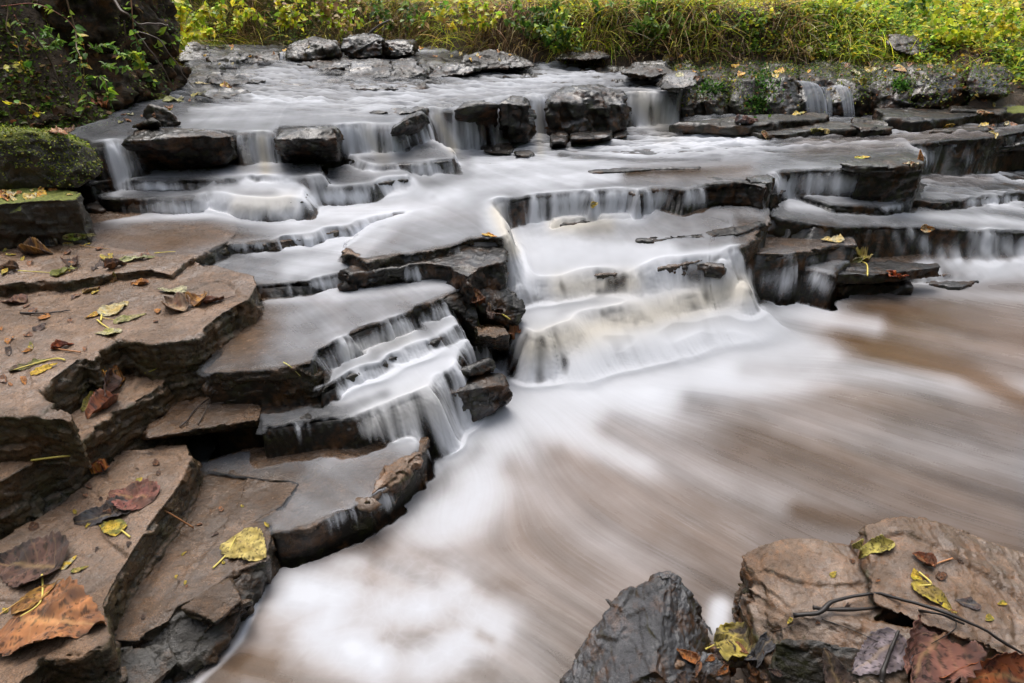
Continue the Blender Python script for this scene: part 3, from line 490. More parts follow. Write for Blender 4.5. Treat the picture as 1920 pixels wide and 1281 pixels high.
for pts, lab, mt in [([(1335,1215,.12),(1375,1202,.13),(1400,1225,.12),(1395,1255,.1),(1350,1255,.1),(1370,1250,.03),(1340,1240,.04)], 'rounded brown stone between the two boulders', 'tan'),
                     ([(1398,1245,.12),(1420,1235,.13),(1440,1237,.12),(1443,1275,.1),(1420,1290,.1),(1400,1270,.1),(1420,1290,.02)], 'orange brown angular stone by the dark block', 'tan'),
                     ([(1295,1265,.13),(1315,1220,.14),(1335,1225,.14),(1368,1258,.12),(1372,1290,.1),(1290,1300,.1),(1330,1300,.02)], 'grey wedge shaped stone beside the blue grey boulder', 'slate'),
                     ([(1375,1275,.1),(1395,1270,.1),(1400,1295,.09),(1375,1300,.09),(1385,1295,.03)], 'little brown stone at the bottom edge', 'tan')]:
    boulder('stone', lab, [pts], mt, cat='stone', vox=.0022, strata=0)
boulder('stone', 'pale cream stone at the bottom edge beside the blue grey boulder', [[(1243,1252,.14),(1262,1239,.145),(1280,1245,.14),(1284,1268,.12),(1270,1282,.11),(1248,1275,.12),(1262,1275,.05)]], 'tan', cat='stone', vox=.002, strata=0)
# left bank
for h, lab, mt in [([(-200,245,12.6),(-200,90,12.8),(0,95,12.85),(90,115,12.9),(140,165,12.9),(140,225,12.75),(60,240,12.65),(0,100,13.4),(-200,200,13.4),(150,200,13.3)], 'mossy dark bank rock above the green boulder', 'bank'),
                   ([(120,228,12.85),(110,140,12.95),(160,95,13.0),(240,105,13.1),(258,150,13.1),(248,192,13.0),(180,224,12.9),(200,100,13.6),(250,190,13.5)], 'moss streaked bank rock under the trailing vines', 'bank'),
                   ([(-250,130,12.7),(-250,-250,12.9),(150,-250,13.1),(215,20,13.1),(212,95,13.05),(90,125,12.9),(0,-60,13.8),(200,60,13.8)], 'black overhanging earth lump at the top left corner', 'bank'),
                   ([(190,95,13.1),(195,10,13.2),(230,-120,13.4),(290,-60,13.6),(335,60,13.6),(325,110,13.5),(250,135,13.2),(280,20,14.2)], 'dark root bound bank lump right of the vines', 'bank'),
                   ([(250,180,13.1),(240,130,13.2),(300,110,13.4),(350,130,13.6),(345,165,13.5),(300,188,13.25),(290,120,14.0)], 'brown earthy bank lump beside the stream', 'bank')]:
    boulder('bank_rock', lab, [h], mt, cat='bank rock', fac=2.5, vox=.012)
boulder('driftwood', 'dark curled driftwood chunk on the left bank edge', [[(262,215,.70),(275,195,.74),(300,198,.73),(330,215,.70),(345,235,.66),(310,240,.65),(270,232,.66),(300,240,.62)]], 'bark', cat='driftwood', fac=2)
boulder('stone', 'square brown stone beside the curled driftwood', [[(255,235,.68),(285,220,.71),(302,228,.7),(300,240,.66),(262,248,.64),(255,245,.65),(280,240,.62)]], 'black_mossy', cat='stone')
boulder('log', 'weathered dark log lying in the grass at the top right', [[(1655,80,14.9),(1672,67,14.95),(1715,69,14.95),(1742,86,14.85),(1746,100,14.8),(1720,107,14.75),(1675,94,14.8),(1700,70,15.2),(1720,100,15.1)]], 'bark', cat='log', fac=1.6, vox=.008)
print('rocks', round(time.time() - T0, 1), sum(len(o.data.polygons) for o in ROCKS))

# ------------------------------------------------------------------ fan grid used by bed, water and ground
def fan(nc, y0, y1, nr, amax=.86, k=.648):
    a = np.linspace(-amax, amax, nc)
    # rows evenly spaced in viewing angle at stream height
    h = .9; f0, f1 = math.atan2(h, y0), math.atan2(h, y1); Y = h / np.tan(np.linspace(f0, f1, nr))
    YY, AA = np.meshgrid(Y, a, indexing='ij'); return AA * (YY + k), YY
def grid_faces(nr, nc, keep=None):
    i = np.arange(nr - 1)[:, None] * nc + np.arange(nc - 1)[None, :]
    F = np.stack([i, i + 1, i + 1 + nc, i + nc], -1).reshape(-1, 4)
    if keep is not None: F = F[keep[F].any(1)]
    return F
def compact(V, F, *A):
    u = np.zeros(len(V), bool); u[F.ravel()] = True; m = np.cumsum(u) - 1
    return (V[u], m[F]) + tuple(a[u] for a in A)
PLN = {}
for kx, (poly, z, wet, k) in LV.items():
    pl = plane_of(z); P = unproj(poly, pl); PLN[kx] = (P[:, :2], pl)
def levelmap(X, Y, mode):
    """mode 'bed': rock heights; 'water': water surface with water thrown off the lips"""
    sh = X.shape; XY = np.stack([X.ravel(), Y.ravel()], 1); H = np.full(len(XY), -.10 if mode == 'bed' else 0.0)
    for kx, (P, pl) in PLN.items():
        wet, k = LV[kx][2], LV[kx][3]
        if kx in ('P',) and mode == 'water': pass
        mg = .12; lo = P.min(0) - mg; hi = P.max(0) + mg
        s = np.where((XY[:, 0] > lo[0]) & (XY[:, 0] < hi[0]) & (XY[:, 1] > lo[1]) & (XY[:, 1] < hi[1]))[0]
        if not len(s): continue
        q = XY[s]
        if mode == 'water':
            q = q + .013 * np.stack([vnoise(np.c_[q * 14, np.zeros(len(q))]), vnoise(np.c_[q * 14, np.full(len(q), 9.)])], 1) + .006 * np.stack([vnoise(np.c_[q * 48, np.zeros(len(q))]), vnoise(np.c_[q * 48, np.full(len(q), 9.)])], 1)
        ins = inside(q, P); d = seg_dist(q, P); z = pl[0] + pl[1] * q[:, 0] + pl[2] * q[:, 1]
        if mode == 'water':
            rnd = .010
            lip = np.where(ins & (d < .03), -.5 * (.03 - d) ** 2 / .03 * .25, 0)
            z = np.where(ins, z + wet + lip, z + wet - .0037 - k * d * d)
            z = np.where(~ins & (d > .11), -9, z)
        else:
            z = np.where(ins, z - .012, z - .012 - 14 * d)
        H[s] = np.maximum(H[s], z)
    return H.reshape(sh)

# bed
nr, nc = int(620 * RES), int(620 * RES)
X, Y = fan(nc, .45, 8.5, nr, .95)
Hb = levelmap(X, Y, 'bed')
q = np.stack([X.ravel(), Y.ravel(), Hb.ravel()], 1)
nz = (.012 * fbm(q * 7, 4) + .010 * facets(q * 12)).reshape(X.shape)
up = np.clip((Y - 3.3) / .6, 0, 1) * (Hb > .5)
Hb = Hb + nz * (.35 + 1.6 * up) - .004
o = mesh_np('stream_bed', np.stack([X.ravel(), Y.ravel(), Hb.ravel()], 1), grid_faces(nr, nc), M['black']); tag(o, kind='structure')
BED = o

# ------------------------------------------------------------------ maps of where foam lies and where water covers the rock
MW, MH = 640, 427
mu, mv = np.meshgrid(np.arange(MW) * 3 + 1.5, np.arange(MH) * 3 + 1.5); MUV = np.stack([mu.ravel(), mv.ravel()], 1)
maps = {'f': np.full(len(MUV), .36), 'c': np.full(len(MUV), .40), 'k': np.full(len(MUV), .0), 'b': np.full(len(MUV), .0), 'q': np.full(len(MUV), .5), 'g': np.full(len(MUV), 1.0), 't': np.full(len(MUV), .0)}
def stroke(m, pts, w, val, s=1.0):
    p = np.array(pts, float); pad = w * 2.5
    lo, hi = p.min(0) - pad, p.max(0) + pad
    sel = np.where((MUV[:, 0] > lo[0]) & (MUV[:, 0] < hi[0]) & (MUV[:, 1] > lo[1]) & (MUV[:, 1] < hi[1]))[0]
    if len(p) == 1: d = np.hypot(*(MUV[sel] - p[0]).T)
    else: d = seg_dist(MUV[sel], p, closed=False)
    a = s * np.exp(-(d / w) ** 2 * 1.2)
    maps[m][sel] = maps[m][sel] * (1 - a) + val * a
def area(m, poly, val, soft=14, s=1.0):
    p = np.array(poly, float); ins = inside(MUV, p); lo, hi = p.min(0) - soft * 3, p.max(0) + soft * 3
    sel = np.where((MUV[:, 0] > lo[0]) & (MUV[:, 0] < hi[0]) & (MUV[:, 1] > lo[1]) & (MUV[:, 1] < hi[1]))[0]
    d = seg_dist(MUV[sel], p) * np.where(ins[sel], 1, -1); a = s * np.clip(.5 + d / soft * .5, 0, 1)
    maps[m][sel] = maps[m][sel] * (1 - a) + val * a
exec(compile('''
# --- pool
area('f', [(340,1300),(500,1060),(640,1000),(760,930),(860,830),(960,700),(1100,700),(1400,640),(1560,560),(1750,545),(1960,500),(1960,1320),(340,1320)], .15, 20)
area('c', [(340,1300),(500,1060),(640,1000),(760,930),(860,830),(960,680),(1100,680),(1400,600),(1560,545),(1750,540),(1960,480),(1960,1320),(340,1320)], .97, 12)
stroke('f', [(1000,720),(1120,750),(1300,730),(1480,680)], 62, 1.0)
stroke('f', [(1400,660),(1550,670)], 34, .7)
stroke('f', [(1000,760),(1080,820),(1200,860)], 60, .85)
stroke('f', [(1400,690),(1650,700),(1930,740)], 30, .52)
stroke('f', [(1300,760),(1600,820),(1930,880)], 44, .30)
stroke('f', [(940,760),(950,860),(880,950),(800,1010)], 60, .85)
stroke('f', [(960,880),(1100,1000),(1250,1080)], 44, .30)
stroke('f', [(1050,860),(1200,930),(1400,1020)], 40, .22)
stroke('f', [(1150,800),(1350,900),(1600,980)], 44, .32)
stroke('f', [(1400,830),(1650,900),(1930,980)], 50, .12)
stroke('f', [(1500,960),(1700,1000),(1930,1040)], 30, .08)
stroke('f', [(1000,1080),(1150,1150),(1250,1080)], 40, .2)
stroke('f', [(1560,610),(1640,650),(1800,690),(1930,760)], 26, .0)
stroke('f', [(1640,580),(1800,600),(1930,640)], 34, .04)
stroke('f', [(1440,570),(1540,600),(1640,612)], 22, .5)
stroke('f', [(1700,545),(1930,560)], 12, .35)
stroke('f', [(1450,560),(1550,580)], 30, .75)
stroke('f', [(760,1040),(900,1100),(1000,1200),(1000,1290)], 60, .22)
stroke('f', [(560,1110),(640,1130),(600,1190),(700,1230)], 56, .95)
stroke('f', [(700,1150),(860,1130),(930,1180),(800,1240)], 48, .72)
stroke('f', [(720,1195),(740,1190)], 16, .45); stroke('f', [(900,1190),(920,1200)], 14, .3)
stroke('f', [(640,1060),(800,1070)], 30, .4)
stroke('f', [(360,1290),(420,1240),(450,1200),(490,1110)], 7, .95)
stroke('f', [(400,1290),(460,1235),(520,1281)], 34, .0)
stroke('f', [(1345,1170),(1350,1140)], 22, .9)
# --- flagstone D: clear film, misty to the right
area('c', [(370,885),(560,880),(660,1000),(500,1010),(470,980)], .10, 20)
area('c', [(560,905),(640,840),(820,830),(780,870),(640,965),(510,1000),(530,950)], .28, 24)
area('f', [(540,905),(640,840),(820,830),(780,870),(640,965)], .30, 24)
area('f', [(370,885),(560,880),(500,980),(470,980)], .05, 20)
stroke('c', [(790,850),(700,930)], 16, .1)
stroke('f', [(800,850),(860,800)], 40, .95)
stroke('f', [(620,860),(760,830)], 26, .6)
# --- wide shelf V
area('c', [(383,697),(480,560),(620,560),(600,660),(584,690)], .15, 40)
area('f', [(383,697),(480,560),(560,560),(500,690)], .02, 40)
area('f', [(520,560),(850,525),(870,540),(600,655),(500,680)], .45, 30)
area('c', [(520,560),(850,525),(870,540),(600,655),(500,680)], .55, 30)
stroke('f', [(500,560),(640,555),(850,535)], 14, .8)
# --- E2 / E3
area('f', [(600,735),(860,600),(940,700),(850,860),(660,779)], .75, 20)
area('c', [(600,735),(860,600),(940,700),(850,860),(660,779)], .9, 20)
stroke('f', [(480,790),(640,770),(720,740)], 18, .30)
stroke('c', [(490,790),(600,775)], 22, .35)
stroke('f', [(670,720),(780,690),(860,670)], 14, .92)
# --- W shelf
area('f', [(350,520),(440,460),(760,410),(700,500),(487,535)], .50, 24)
area('c', [(350,520),(440,465),(540,470),(470,530)], .12, 24)
stroke('f', [(540,510),(640,480),(760,430)], 20, .85)
stroke('f', [(480,475),(640,455),(760,420)], 8, .8)
area('f', [(760,400),(930,395),(950,430),(850,455),(700,480)], .40, 14)
area('c', [(760,440),(930,415),(950,440),(850,460),(700,485)], .6, 14)
area('f', [(860,495),(950,490),(960,540),(900,560)], .6, 14)
# --- upper left pool
area('f', [(130,440),(400,410),(480,440),(420,460),(300,480)], .04, 34)
area('c', [(130,440),(300,430),(400,460),(300,480)], .5, 30)
area('f', [(380,395),(900,350),(900,400),(560,450)], .60, 24)
stroke('f', [(200,410),(380,402),(600,395)], 10, .9)
stroke('f', [(560,400),(800,385),(930,330)], 26, .98)
# --- central cascade
area('f', [(910,395),(1100,390),(1440,420),(1380,560),(1500,650),(1100,710),(960,640)], .66, 20)
area('c', [(910,395),(1100,390),(1440,420),(1380,560),(1500,650),(1100,710),(960,640)], .95, 20)
area('c', [(960,392),(1210,395),(1440,400),(1380,470),(1250,480),(960,440)], .55, 16)
area('f', [(1060,392),(1210,395),(1440,400),(1380,470),(1250,480),(1100,440)], .34, 16)
stroke('f', [(1150,380),(1300,410),(1440,430)], 16, .35)
stroke('f', [(1220,450),(1330,450)], 10, .35)
stroke('f', [(1000,480),(1100,470),(1250,470)], 26, .78)
stroke('f', [(1050,585),(1200,540),(1340,520)], 12, .45)
stroke('f', [(1180,620),(1320,595)], 10, .45)
stroke('t', [(1000,650),(1150,610),(1300,570),(1390,540)], 36, .8)
stroke('t', [(1050,540),(1180,530)], 26, .7)
stroke('t', [(1040,425),(1140,425)], 16, .8)
stroke('t', [(930,400),(960,470)], 16, .8)
# --- middle pool E
area('f', [(850,270),(1300,240),(1500,275),(1100,360),(900,385)], .62, 24)
stroke('f', [(430,345),(520,340),(560,390),(450,385)], 26, .95)
stroke('f', [(215,330),(215,370),(215,405)], 14, .8)
stroke('f', [(900,310),(1100,300),(1300,270),(1420,262)], 18, 1.0)
stroke('f', [(900,345),(1050,330),(1150,330)], 18, .95)
stroke('f', [(1180,325),(1300,325),(1400,320)], 12, .08)
stroke('f', [(1050,290),(1180,300),(1350,300)], 5, .3)
stroke('f', [(1100,352),(1300,342),(1500,310)], 10, .35)
area('f', [(1430,262),(1700,235),(1920,240),(1920,290),(1560,315)], .20, 16)
stroke('f', [(1400,285),(1600,268),(1700,265)], 6, .55)
stroke('f', [(1620,252),(1720,247)], 5, .8)
# --- right levels
area('f', [(1480,380),(1740,330),(1960,330),(1960,430),(1560,425)], .40, 12)
stroke('f', [(1480,385),(1600,395),(1750,405),(1940,420)], 9, .85)
stroke('f', [(1740,315),(1850,320),(1930,345)], 8, .9)
stroke('f', [(1750,350),(1930,350)], 8, .2)
stroke('f', [(1860,385),(1930,390)], 7, .8)
area('f', [(1380,410),(1560,420),(1600,455),(1380,475)], .05, 10)
area('c', [(1380,410),(1560,420),(1600,455),(1380,475)], .25, 10)
area('f', [(1640,465),(1960,450),(1960,520),(1800,520),(1700,490)], .65, 14)
stroke('f', [(1720,475),(1850,490),(1930,480)], 12, .8)
# --- upper stream
area('f', [(330,235),(480,130),(1000,100),(1260,140),(1260,185),(940,190),(640,240),(250,245)], .44, 14)
area('c', [(330,235),(480,130),(1000,100),(1260,140),(1260,185),(940,190),(640,240),(250,245)], .60, 14)
stroke('f', [(360,205),(600,195),(900,170),(1150,130),(1080,112)], 9, .68)
stroke('f', [(360,225),(600,215),(800,195)], 5, .62)
stroke('f', [(480,185),(600,190)], 7, .95)
stroke('f', [(780,92),(860,95)], 8, .95)
stroke('f', [(430,92),(540,92)], 8, .5)
area('f', [(150,240),(330,215),(330,240),(240,262),(170,268)], .30, 8)
area('c', [(1080,98),(1600,98),(1700,130),(1280,160),(1160,130)], .05, 10)
area('f', [(1080,98),(1600,98),(1700,130),(1280,160),(1160,130)], .10, 10)
area('c', [(370,80),(640,78),(640,110),(460,125),(450,185),(350,200)], .12, 10)
area('f', [(370,80),(640,78),(640,110),(460,125),(450,185),(350,200)], .15, 10)
area('c', [(560,105),(1010,95),(1010,130),(800,155),(620,158)], .12, 8)
area('f', [(560,105),(1010,95),(1010,130),(800,155),(620,158)], .15, 8)
# --- curtains: (lip to foot)
area('k', [(915,395),(1100,385),(1215,395),(1380,470),(1410,560),(1520,660),(1500,690),(1250,740),(1040,750),(960,720),(975,620),(950,520)], .85, 14)
area('k', [(700,330),(860,335),(960,360),(960,415),(760,400)], .92, 14)
area('b', [(940,470),(1100,460),(1250,460),(1380,480),(1410,560),(1520,650),(1500,720),(1250,740),(1040,760),(950,730),(975,600),(950,520)], 1.0, 20)
area('b', [(690,325),(960,350),(970,420),(760,400)], 1.0, 20)
area('b', [(640,740),(700,690),(840,600),(880,700),(900,800),(860,870),(760,860)], .6, 30)
area('b', [(380,340),(600,330),(600,400),(380,400)], .8, 14)
area('b', [(1560,455),(1960,440),(1960,560),(1700,530)], .8, 14)
area('g', [(340,1320),(500,1060),(640,1000),(800,960),(1000,760),(1300,740),(1500,650),(1560,560),(1750,540),(1960,520),(1960,1320)], .25, 60)
stroke('g', [(1560,600),(1640,650),(1930,740)], 50, .0); stroke('g', [(1640,590),(1930,640)], 40, .15)
area('g', [(120,440),(300,420),(430,440),(420,462),(300,485)], .0, 30); stroke('g', [(1180,325),(1300,325),(1400,320)], 18, .0); stroke('g', [(1480,435),(1560,430)], 14, .0)
stroke('g', [(450,640),(500,600)], 40, .0); stroke('g', [(1100,840),(1250,950),(1400,1040)], 50, .0); stroke('g', [(1740,330),(1850,335)], 12, .2); stroke('g', [(1500,275),(1700,260),(1900,250)], 20, .3)
area('q', [(340,1300),(500,1060),(800,1020),(1000,1100),(1000,1300)], .12, 80)
area('q', [(1000,600),(1960,500),(1960,1300),(1000,1300),(900,900)], .8, 60)
area('k', [(1830,440),(1960,440),(1960,540),(1700,540),(1700,500)], .6, 14)
area('k', [(640,740),(700,660),(830,600),(960,700),(900,800),(860,860),(760,840)], .6, 20)
def K(pts, w, v, s=1.0): stroke('k', pts, w, v, s)
K([(195,280),(225,320)], 24, .72); K([(215,270),(215,320)], 20, .6)
K([(455,262),(470,290)], 14, .5); K([(490,262),(498,320)], 17, .95)
K([(520,260),(530,310)], 6, .6)
K([(645,250),(690,300)], 26, .72); K([(700,250),(700,300)], 30, .7); K([(735,255),(745,290)], 14, .55)
K([(770,240),(830,285)], 26, .5)
K([(815,220),(850,275)], 18, .9); K([(870,225),(885,280)], 20, .62); K([(935,200),(940,265)], 15, .7)
K([(1003,195),(1013,285)], 12, .85); K([(1022,190),(1025,250)], 8, .7); K([(1045,210),(1045,250)], 5, .3); K([(1080,205),(1080,245)], 5, .3)
K([(1190,195),(1215,240)], 22, .95); K([(1235,190),(1255,240)], 26, .95)
K([(1180,262),(1270,262)], 10, .8); K([(1280,265),(1400,262)], 14, .9)
K([(480,345),(560,360)], 30, .85); K([(400,385),(540,385)], 22, .95); K([(200,352),(420,350)], 9, .35); K([(220,345),(230,400)], 10, .55); K([(270,390),(370,390)], 14, .2)
K([(590,340),(670,335)], 14, .5); K([(590,370),(680,370)], 16, .72); K([(690,330),(760,370)], 22, .75); K([(730,320),(850,320)], 16, .5)
K([(780,250),(840,290)], 20, .6)
K([(430,463),(530,458)], 10, .6); K([(540,455),(700,430),(850,400)], 18, .9)
K([(940,400),(960,450)], 12, .95); K([(955,450),(990,520)], 14, .92)
K([(500,545),(570,540)], 10, .12); K([(590,535),(640,530)], 14, .85); K([(640,530),(700,520)], 14, .85); K([(720,510),(790,515)], 12, .45)
K([(860,470),(900,520)], 10, .3); K([(900,500),(940,540)], 14, .5)
K([(600,680),(640,700)], 22, .45); K([(650,660),(760,630)], 26, .78); K([(760,620),(800,610)], 24, .8)
K([(650,730),(720,705),(830,660)], 18, .9); K([(830,590),(880,690)], 20, .6)
K([(560,800),(640,810)], 20, .25); K([(680,810),(740,800)], 24, .7); K([(740,800),(850,740)], 34, .9); K([(860,690),(920,780)], 30, .55); K([(820,700),(880,820)], 26, .8)
K([(930,540),(990,600),(1000,660)], 18, .75)
K([(640,970),(730,940)], 20, .55)
K([(950,384),(1080,374)], 11, .75); K([(950,395),(1030,395)], 14, .7); K([(1040,425),(1210,420)], 12, .9)
K([(1080,370),(1180,370)], 14, .62); K([(1190,375),(1300,370)], 18, .40)
K([(1420,370),(1440,390)], 8, .5); K([(1460,345),(1520,345)], 20, .75); K([(1520,345),(1610,345)], 20, .62); K([(1470,350),(1500,390)], 10, .9)
K([(990,545),(1220,535)], 18, .95); K([(1220,530),(1370,510)], 16, .7)
K([(1010,650),(1200,610),(1380,560)], 42, .97); K([(1100,690),(1300,650),(1470,645)], 22, .92)
K([(1385,490),(1400,560)], 14, .8)
K([(1390,525),(1460,525)], 24, .62); K([(1500,510),(1550,535)], 20, .55); K([(1470,480),(1540,490)], 10, .2)
K([(1680,440),(1690,470)], 8, .5); K([(1710,440),(1750,465)], 12, .5); K([(1820,440),(1850,465)], 10, .8); K([(1850,440),(1890,460)], 10, .7)
K([(1710,285),(1760,300)], 14, .8); K([(1795,275),(1820,300)], 14, .7)
K([(1820,380),(1930,372)], 10, .7); K([(1650,388),(1700,385)], 8, .4)
stroke('t', [(490,262),(498,320)], 12, .9); stroke('t', [(690,250),(720,300)], 14, .5); stroke('t', [(820,220),(850,280)], 12, .9); stroke('t', [(1200,190),(1250,240)], 26, .75)
stroke('t', [(1008,200),(1013,285)], 8, .6); stroke('t', [(450,385),(540,380)], 20, .5); stroke('t', [(700,800),(800,760)], 40, .35); stroke('t', [(650,660),(760,630)], 20, .3)
''', 'maps', 'exec'))
for kk in maps: maps[kk] = maps[kk].reshape(MH, MW)
def bil(A, x, y):
    x = np.clip(x, 0, A.shape[1] - 1.001); y = np.clip(y, 0, A.shape[0] - 1.001); i = x.astype(int); j = y.astype(int); fx, fy = x - i, y - j
    return (A[j, i] * (1 - fx) + A[j, i + 1] * fx) * (1 - fy) + (A[j + 1, i] * (1 - fx) + A[j + 1, i + 1] * fx) * fy
def samp(m, u, v): return bil(maps[m], (u - 1.5) / 3, (v - 1.5) / 3)

# ------------------------------------------------------------------ the water: one sheet over all the terraces, streaks follow the current
nr, nc = int(1500 * RES), int(1150 * RES)
X, Y = fan(nc, .55, 7.2, nr, .80)
H = levelmap(X, Y, 'water')
U_, V_, D_ = proj(X, Y, H)
def blur2(A, n):
    for _ in range(n):
        A = (A + np.roll(A, 1, 0) + np.roll(A, -1, 0)) / 3; A = (A + np.roll(A, 1, 1) + np.roll(A, -1, 1)) / 3
    return A
bb = samp('b', U_, V_); bb = blur2(bb, 6); H = np.maximum(H, H * (1 - bb) + blur2(H, 70) * bb + .004 * bb); H = H * (1 - bb) + blur2(H, 18) * bb; bq = bb * np.clip((V_ - 590) / 60, 0, 1); H = H * (1 - bq) + blur2(H, 60) * bq; H = blur2(H, 1)
dY = np.gradient(Y[:, 0])[:, None]; dX = np.gradient(X, axis=1)
def grads(H):
    gi = np.gradient(H, axis=0); gj = np.gradient(H, axis=1)
    gx = gj / dX; Yr = Y[:, :1]; A = X / (Y + .648)           # x moves with the row as well
    gy = (gi - gx * A * dY) / dY
    return gx, gy
gx, gy = grads(H); slope = np.hypot(gx, gy)
steep = np.clip((slope - .35) / .7, 0, 1)
U_, V_, D_ = proj(X, Y, H)
# current
FLOW = [(1100,720,60,30),(1300,720,100,10),(1500,680,100,0),(1600,620,100,20),(1900,600,100,15),(1900,750,100,25),(1500,800,100,35),(1200,900,90,60),(1000,850,40,80),(1500,950,100,45),(1200,1050,90,50),
        (880,960,-20,60),(800,1060,60,30),(600,1150,60,10),(700,1200,80,-10),(900,1180,80,40),(1000,1250,80,60),(1900,1000,100,30),(1400,1000,90,50),(1950,520,90,30),
        (450,600,60,50),(600,600,60,60),(750,560,60,50),(450,500,80,10),(600,490,90,10),(800,430,90,30),(300,440,80,10),(500,410,90,0),(700,390,100,-5),(850,370,70,30),
        (930,390,50,40),(980,470,20,60),(1100,480,0,60),(1250,470,-10,60),(1150,400,60,20),(1350,450,-60,25),(1100,600,10,60),(1300,590,20,60),
        (950,310,60,20),(1100,300,90,10),(1300,290,100,5),(1500,280,90,-5),(1700,255,80,0),(1100,340,60,20),(1400,320,60,10),(1850,320,90,10),(1600,380,90,10),(1800,400,100,8),(1900,350,80,10),
        (1500,440,60,20),(1850,490,80,30),(1300,440,80,-5),(300,220,-60,20),(500,200,-20,20),(700,200,10,20),(900,160,-40,20),(1100,120,-60,20),(1150,160,10,20),(600,130,-40,15),(500,95,-30,10),
        (550,770,60,30),(700,740,60,50),(800,680,50,60),(600,870,60,30),(700,860,60,40),(450,900,50,30)]
zf = lambda u, v: .0 if v > 700 and u > 900 or v > 1000 else .09 if v > 830 else .25 if v > 600 else .38 if v > 300 else .65
fx = np.zeros_like(X); fy = np.zeros_like(X); fw = np.zeros_like(X)
for u, v, du, dv in FLOW:
    z = zf(u, v); a = at(u, v, z); b = at(u + du * .2, v + dv * .2, z); d = (b - a)[:2]; d /= np.linalg.norm(d)
    w = 1 / (((U_ - u) ** 2 + (V_ - v) ** 2 * 2.5) + 900) ** 1.5; fx += w * d[0]; fy += w * d[1]; fw += w
fx /= fw; fy /= fw
st3 = steep[..., None]
gn = np.maximum(slope, 1e-6); fx = fx * (1 - steep) - gx / gn * steep; fy = fy * (1 - steep) - gy / gn * steep
# to index space (unit step ~ one cell)
vi = fy / dY; vj = (fx - fy * X / (Y + .648)) / dX; L_ = np.maximum(np.hypot(vi, vj), 1e-9); vi /= L_; vj /= L_
def blur2(A, n):
    for _ in range(n):
        A = (A + np.roll(A, 1, 0) + np.roll(A, -1, 0)) / 3; A = (A + np.roll(A, 1, 1) + np.roll(A, -1, 1)) / 3
    return A
vi = blur2(vi, 3); vj = blur2(vj, 3)
def lic(noise, n, step):
    acc = noise.copy(); I0, J0 = np.meshgrid(np.arange(nr, dtype=float), np.arange(nc, dtype=float), indexing='ij')
    for sgn in (1, -1):
        I, J = I0.copy(), J0.copy()
        for k in range(n):
            ii = np.clip(I.astype(int), 0, nr - 1); jj = np.clip(J.astype(int), 0, nc - 1)
            I += sgn * step * vi[ii, jj]; J += sgn * step * vj[ii, jj]
            acc += noise[np.clip((I + .5).astype(int), 0, nr - 1), np.clip((J + .5).astype(int), 0, nc - 1)]
    acc /= 2 * n + 1
    return (acc - acc.mean()) / acc.std()
def cellnoise(g):
    a = rng.standard_normal((int(nr / g) + 3, int(nc / g) + 3)); I, J = np.meshgrid(np.arange(nr) / g, np.arange(nc) / g, indexing='ij'); return bil(a, J, I)
s1 = lic(cellnoise(1.6), 26, 1.8); s2 = lic(cellnoise(4.5), 32, 3.5); s3 = lic(cellnoise(15), 34, 6.0)
print('lic', round(time.time() - T0, 1))
f = np.clip(samp('f', U_, V_), 0, 1) ** 1.3; c = samp('c', U_, V_); kk = samp('k', U_, V_); tt = samp('t', U_, V_)
q = np.stack([X.ravel(), Y.ravel(), H.ravel()], 1); big = fbm(q * 3.1, 3).reshape(X.shape)
flat = 1 - steep
qq = samp('q', U_, V_); fine = fbm(q * 16, 4).reshape(X.shape); chop = fbm(q * np.array([9, 30, 1]), 3).reshape(X.shape) * np.clip((Y - 2.9) * 2, 0, 1)
foam = f + flat * (qq * (.026 * s1 + .010 * s2 + .010 * s3) + .10 * big + .22 * np.clip(.95 - qq, 0, 1) * fine + .24 * chop) * np.clip(.35 + f, 0, 1) * np.clip(1.25 - f * .6, .2, 1) + .0
_, e1 = facets(np.c_[X.ravel() * 34 + 2 * fbm(q * 9, 2), Y.ravel() * 34, np.zeros(X.size)], 1, True); _, e2 = facets(np.c_[X.ravel() * 95, Y.ravel() * 95, np.zeros(X.size)], 1, True)
lace = (.5 * np.exp(-(e1 / .12) ** 2) - .35 * np.clip(e1, 0, 1) - .22 * np.clip(e2, 0, 1) + .12).reshape(X.shape)
foam = foam + flat * lace * np.clip(1 - qq * 2.2, 0, 1) * np.clip(f * 3, 0, 1) * np.clip(1.5 - f, 0, 1) * .10
white = np.clip(foam, 0, 1)
alpha_f = np.clip(c * .8 + white * .54 + .05 * s3 + .2 * chop, 0, 1)
kk = np.clip(kk * (.95 + .6 * fbm(np.stack([X.ravel() * 22, Y.ravel() * 22, X.ravel() * 0 + 2], 1), 2).reshape(X.shape)), 0, 1)
strand = .26 * s1 + .52 * s2 + .48 * s3
alpha_k = np.clip((kk - .36) * 1.9 + .5 + strand * .40 * (1.35 - kk) - .12, 0, 1) * np.clip(kk * 6, 0, 1)
white_k = np.clip(.70 + .26 * strand + .25 * (kk - .5) + .38 * f, .12, 1)
white = white * flat + white_k * steep; alpha = alpha_f * flat + alpha_k * steep
white = white * (1 - bb) + blur2(white, 5) * bb; alpha = alpha * (1 - bb) + blur2(alpha, 3) * bb
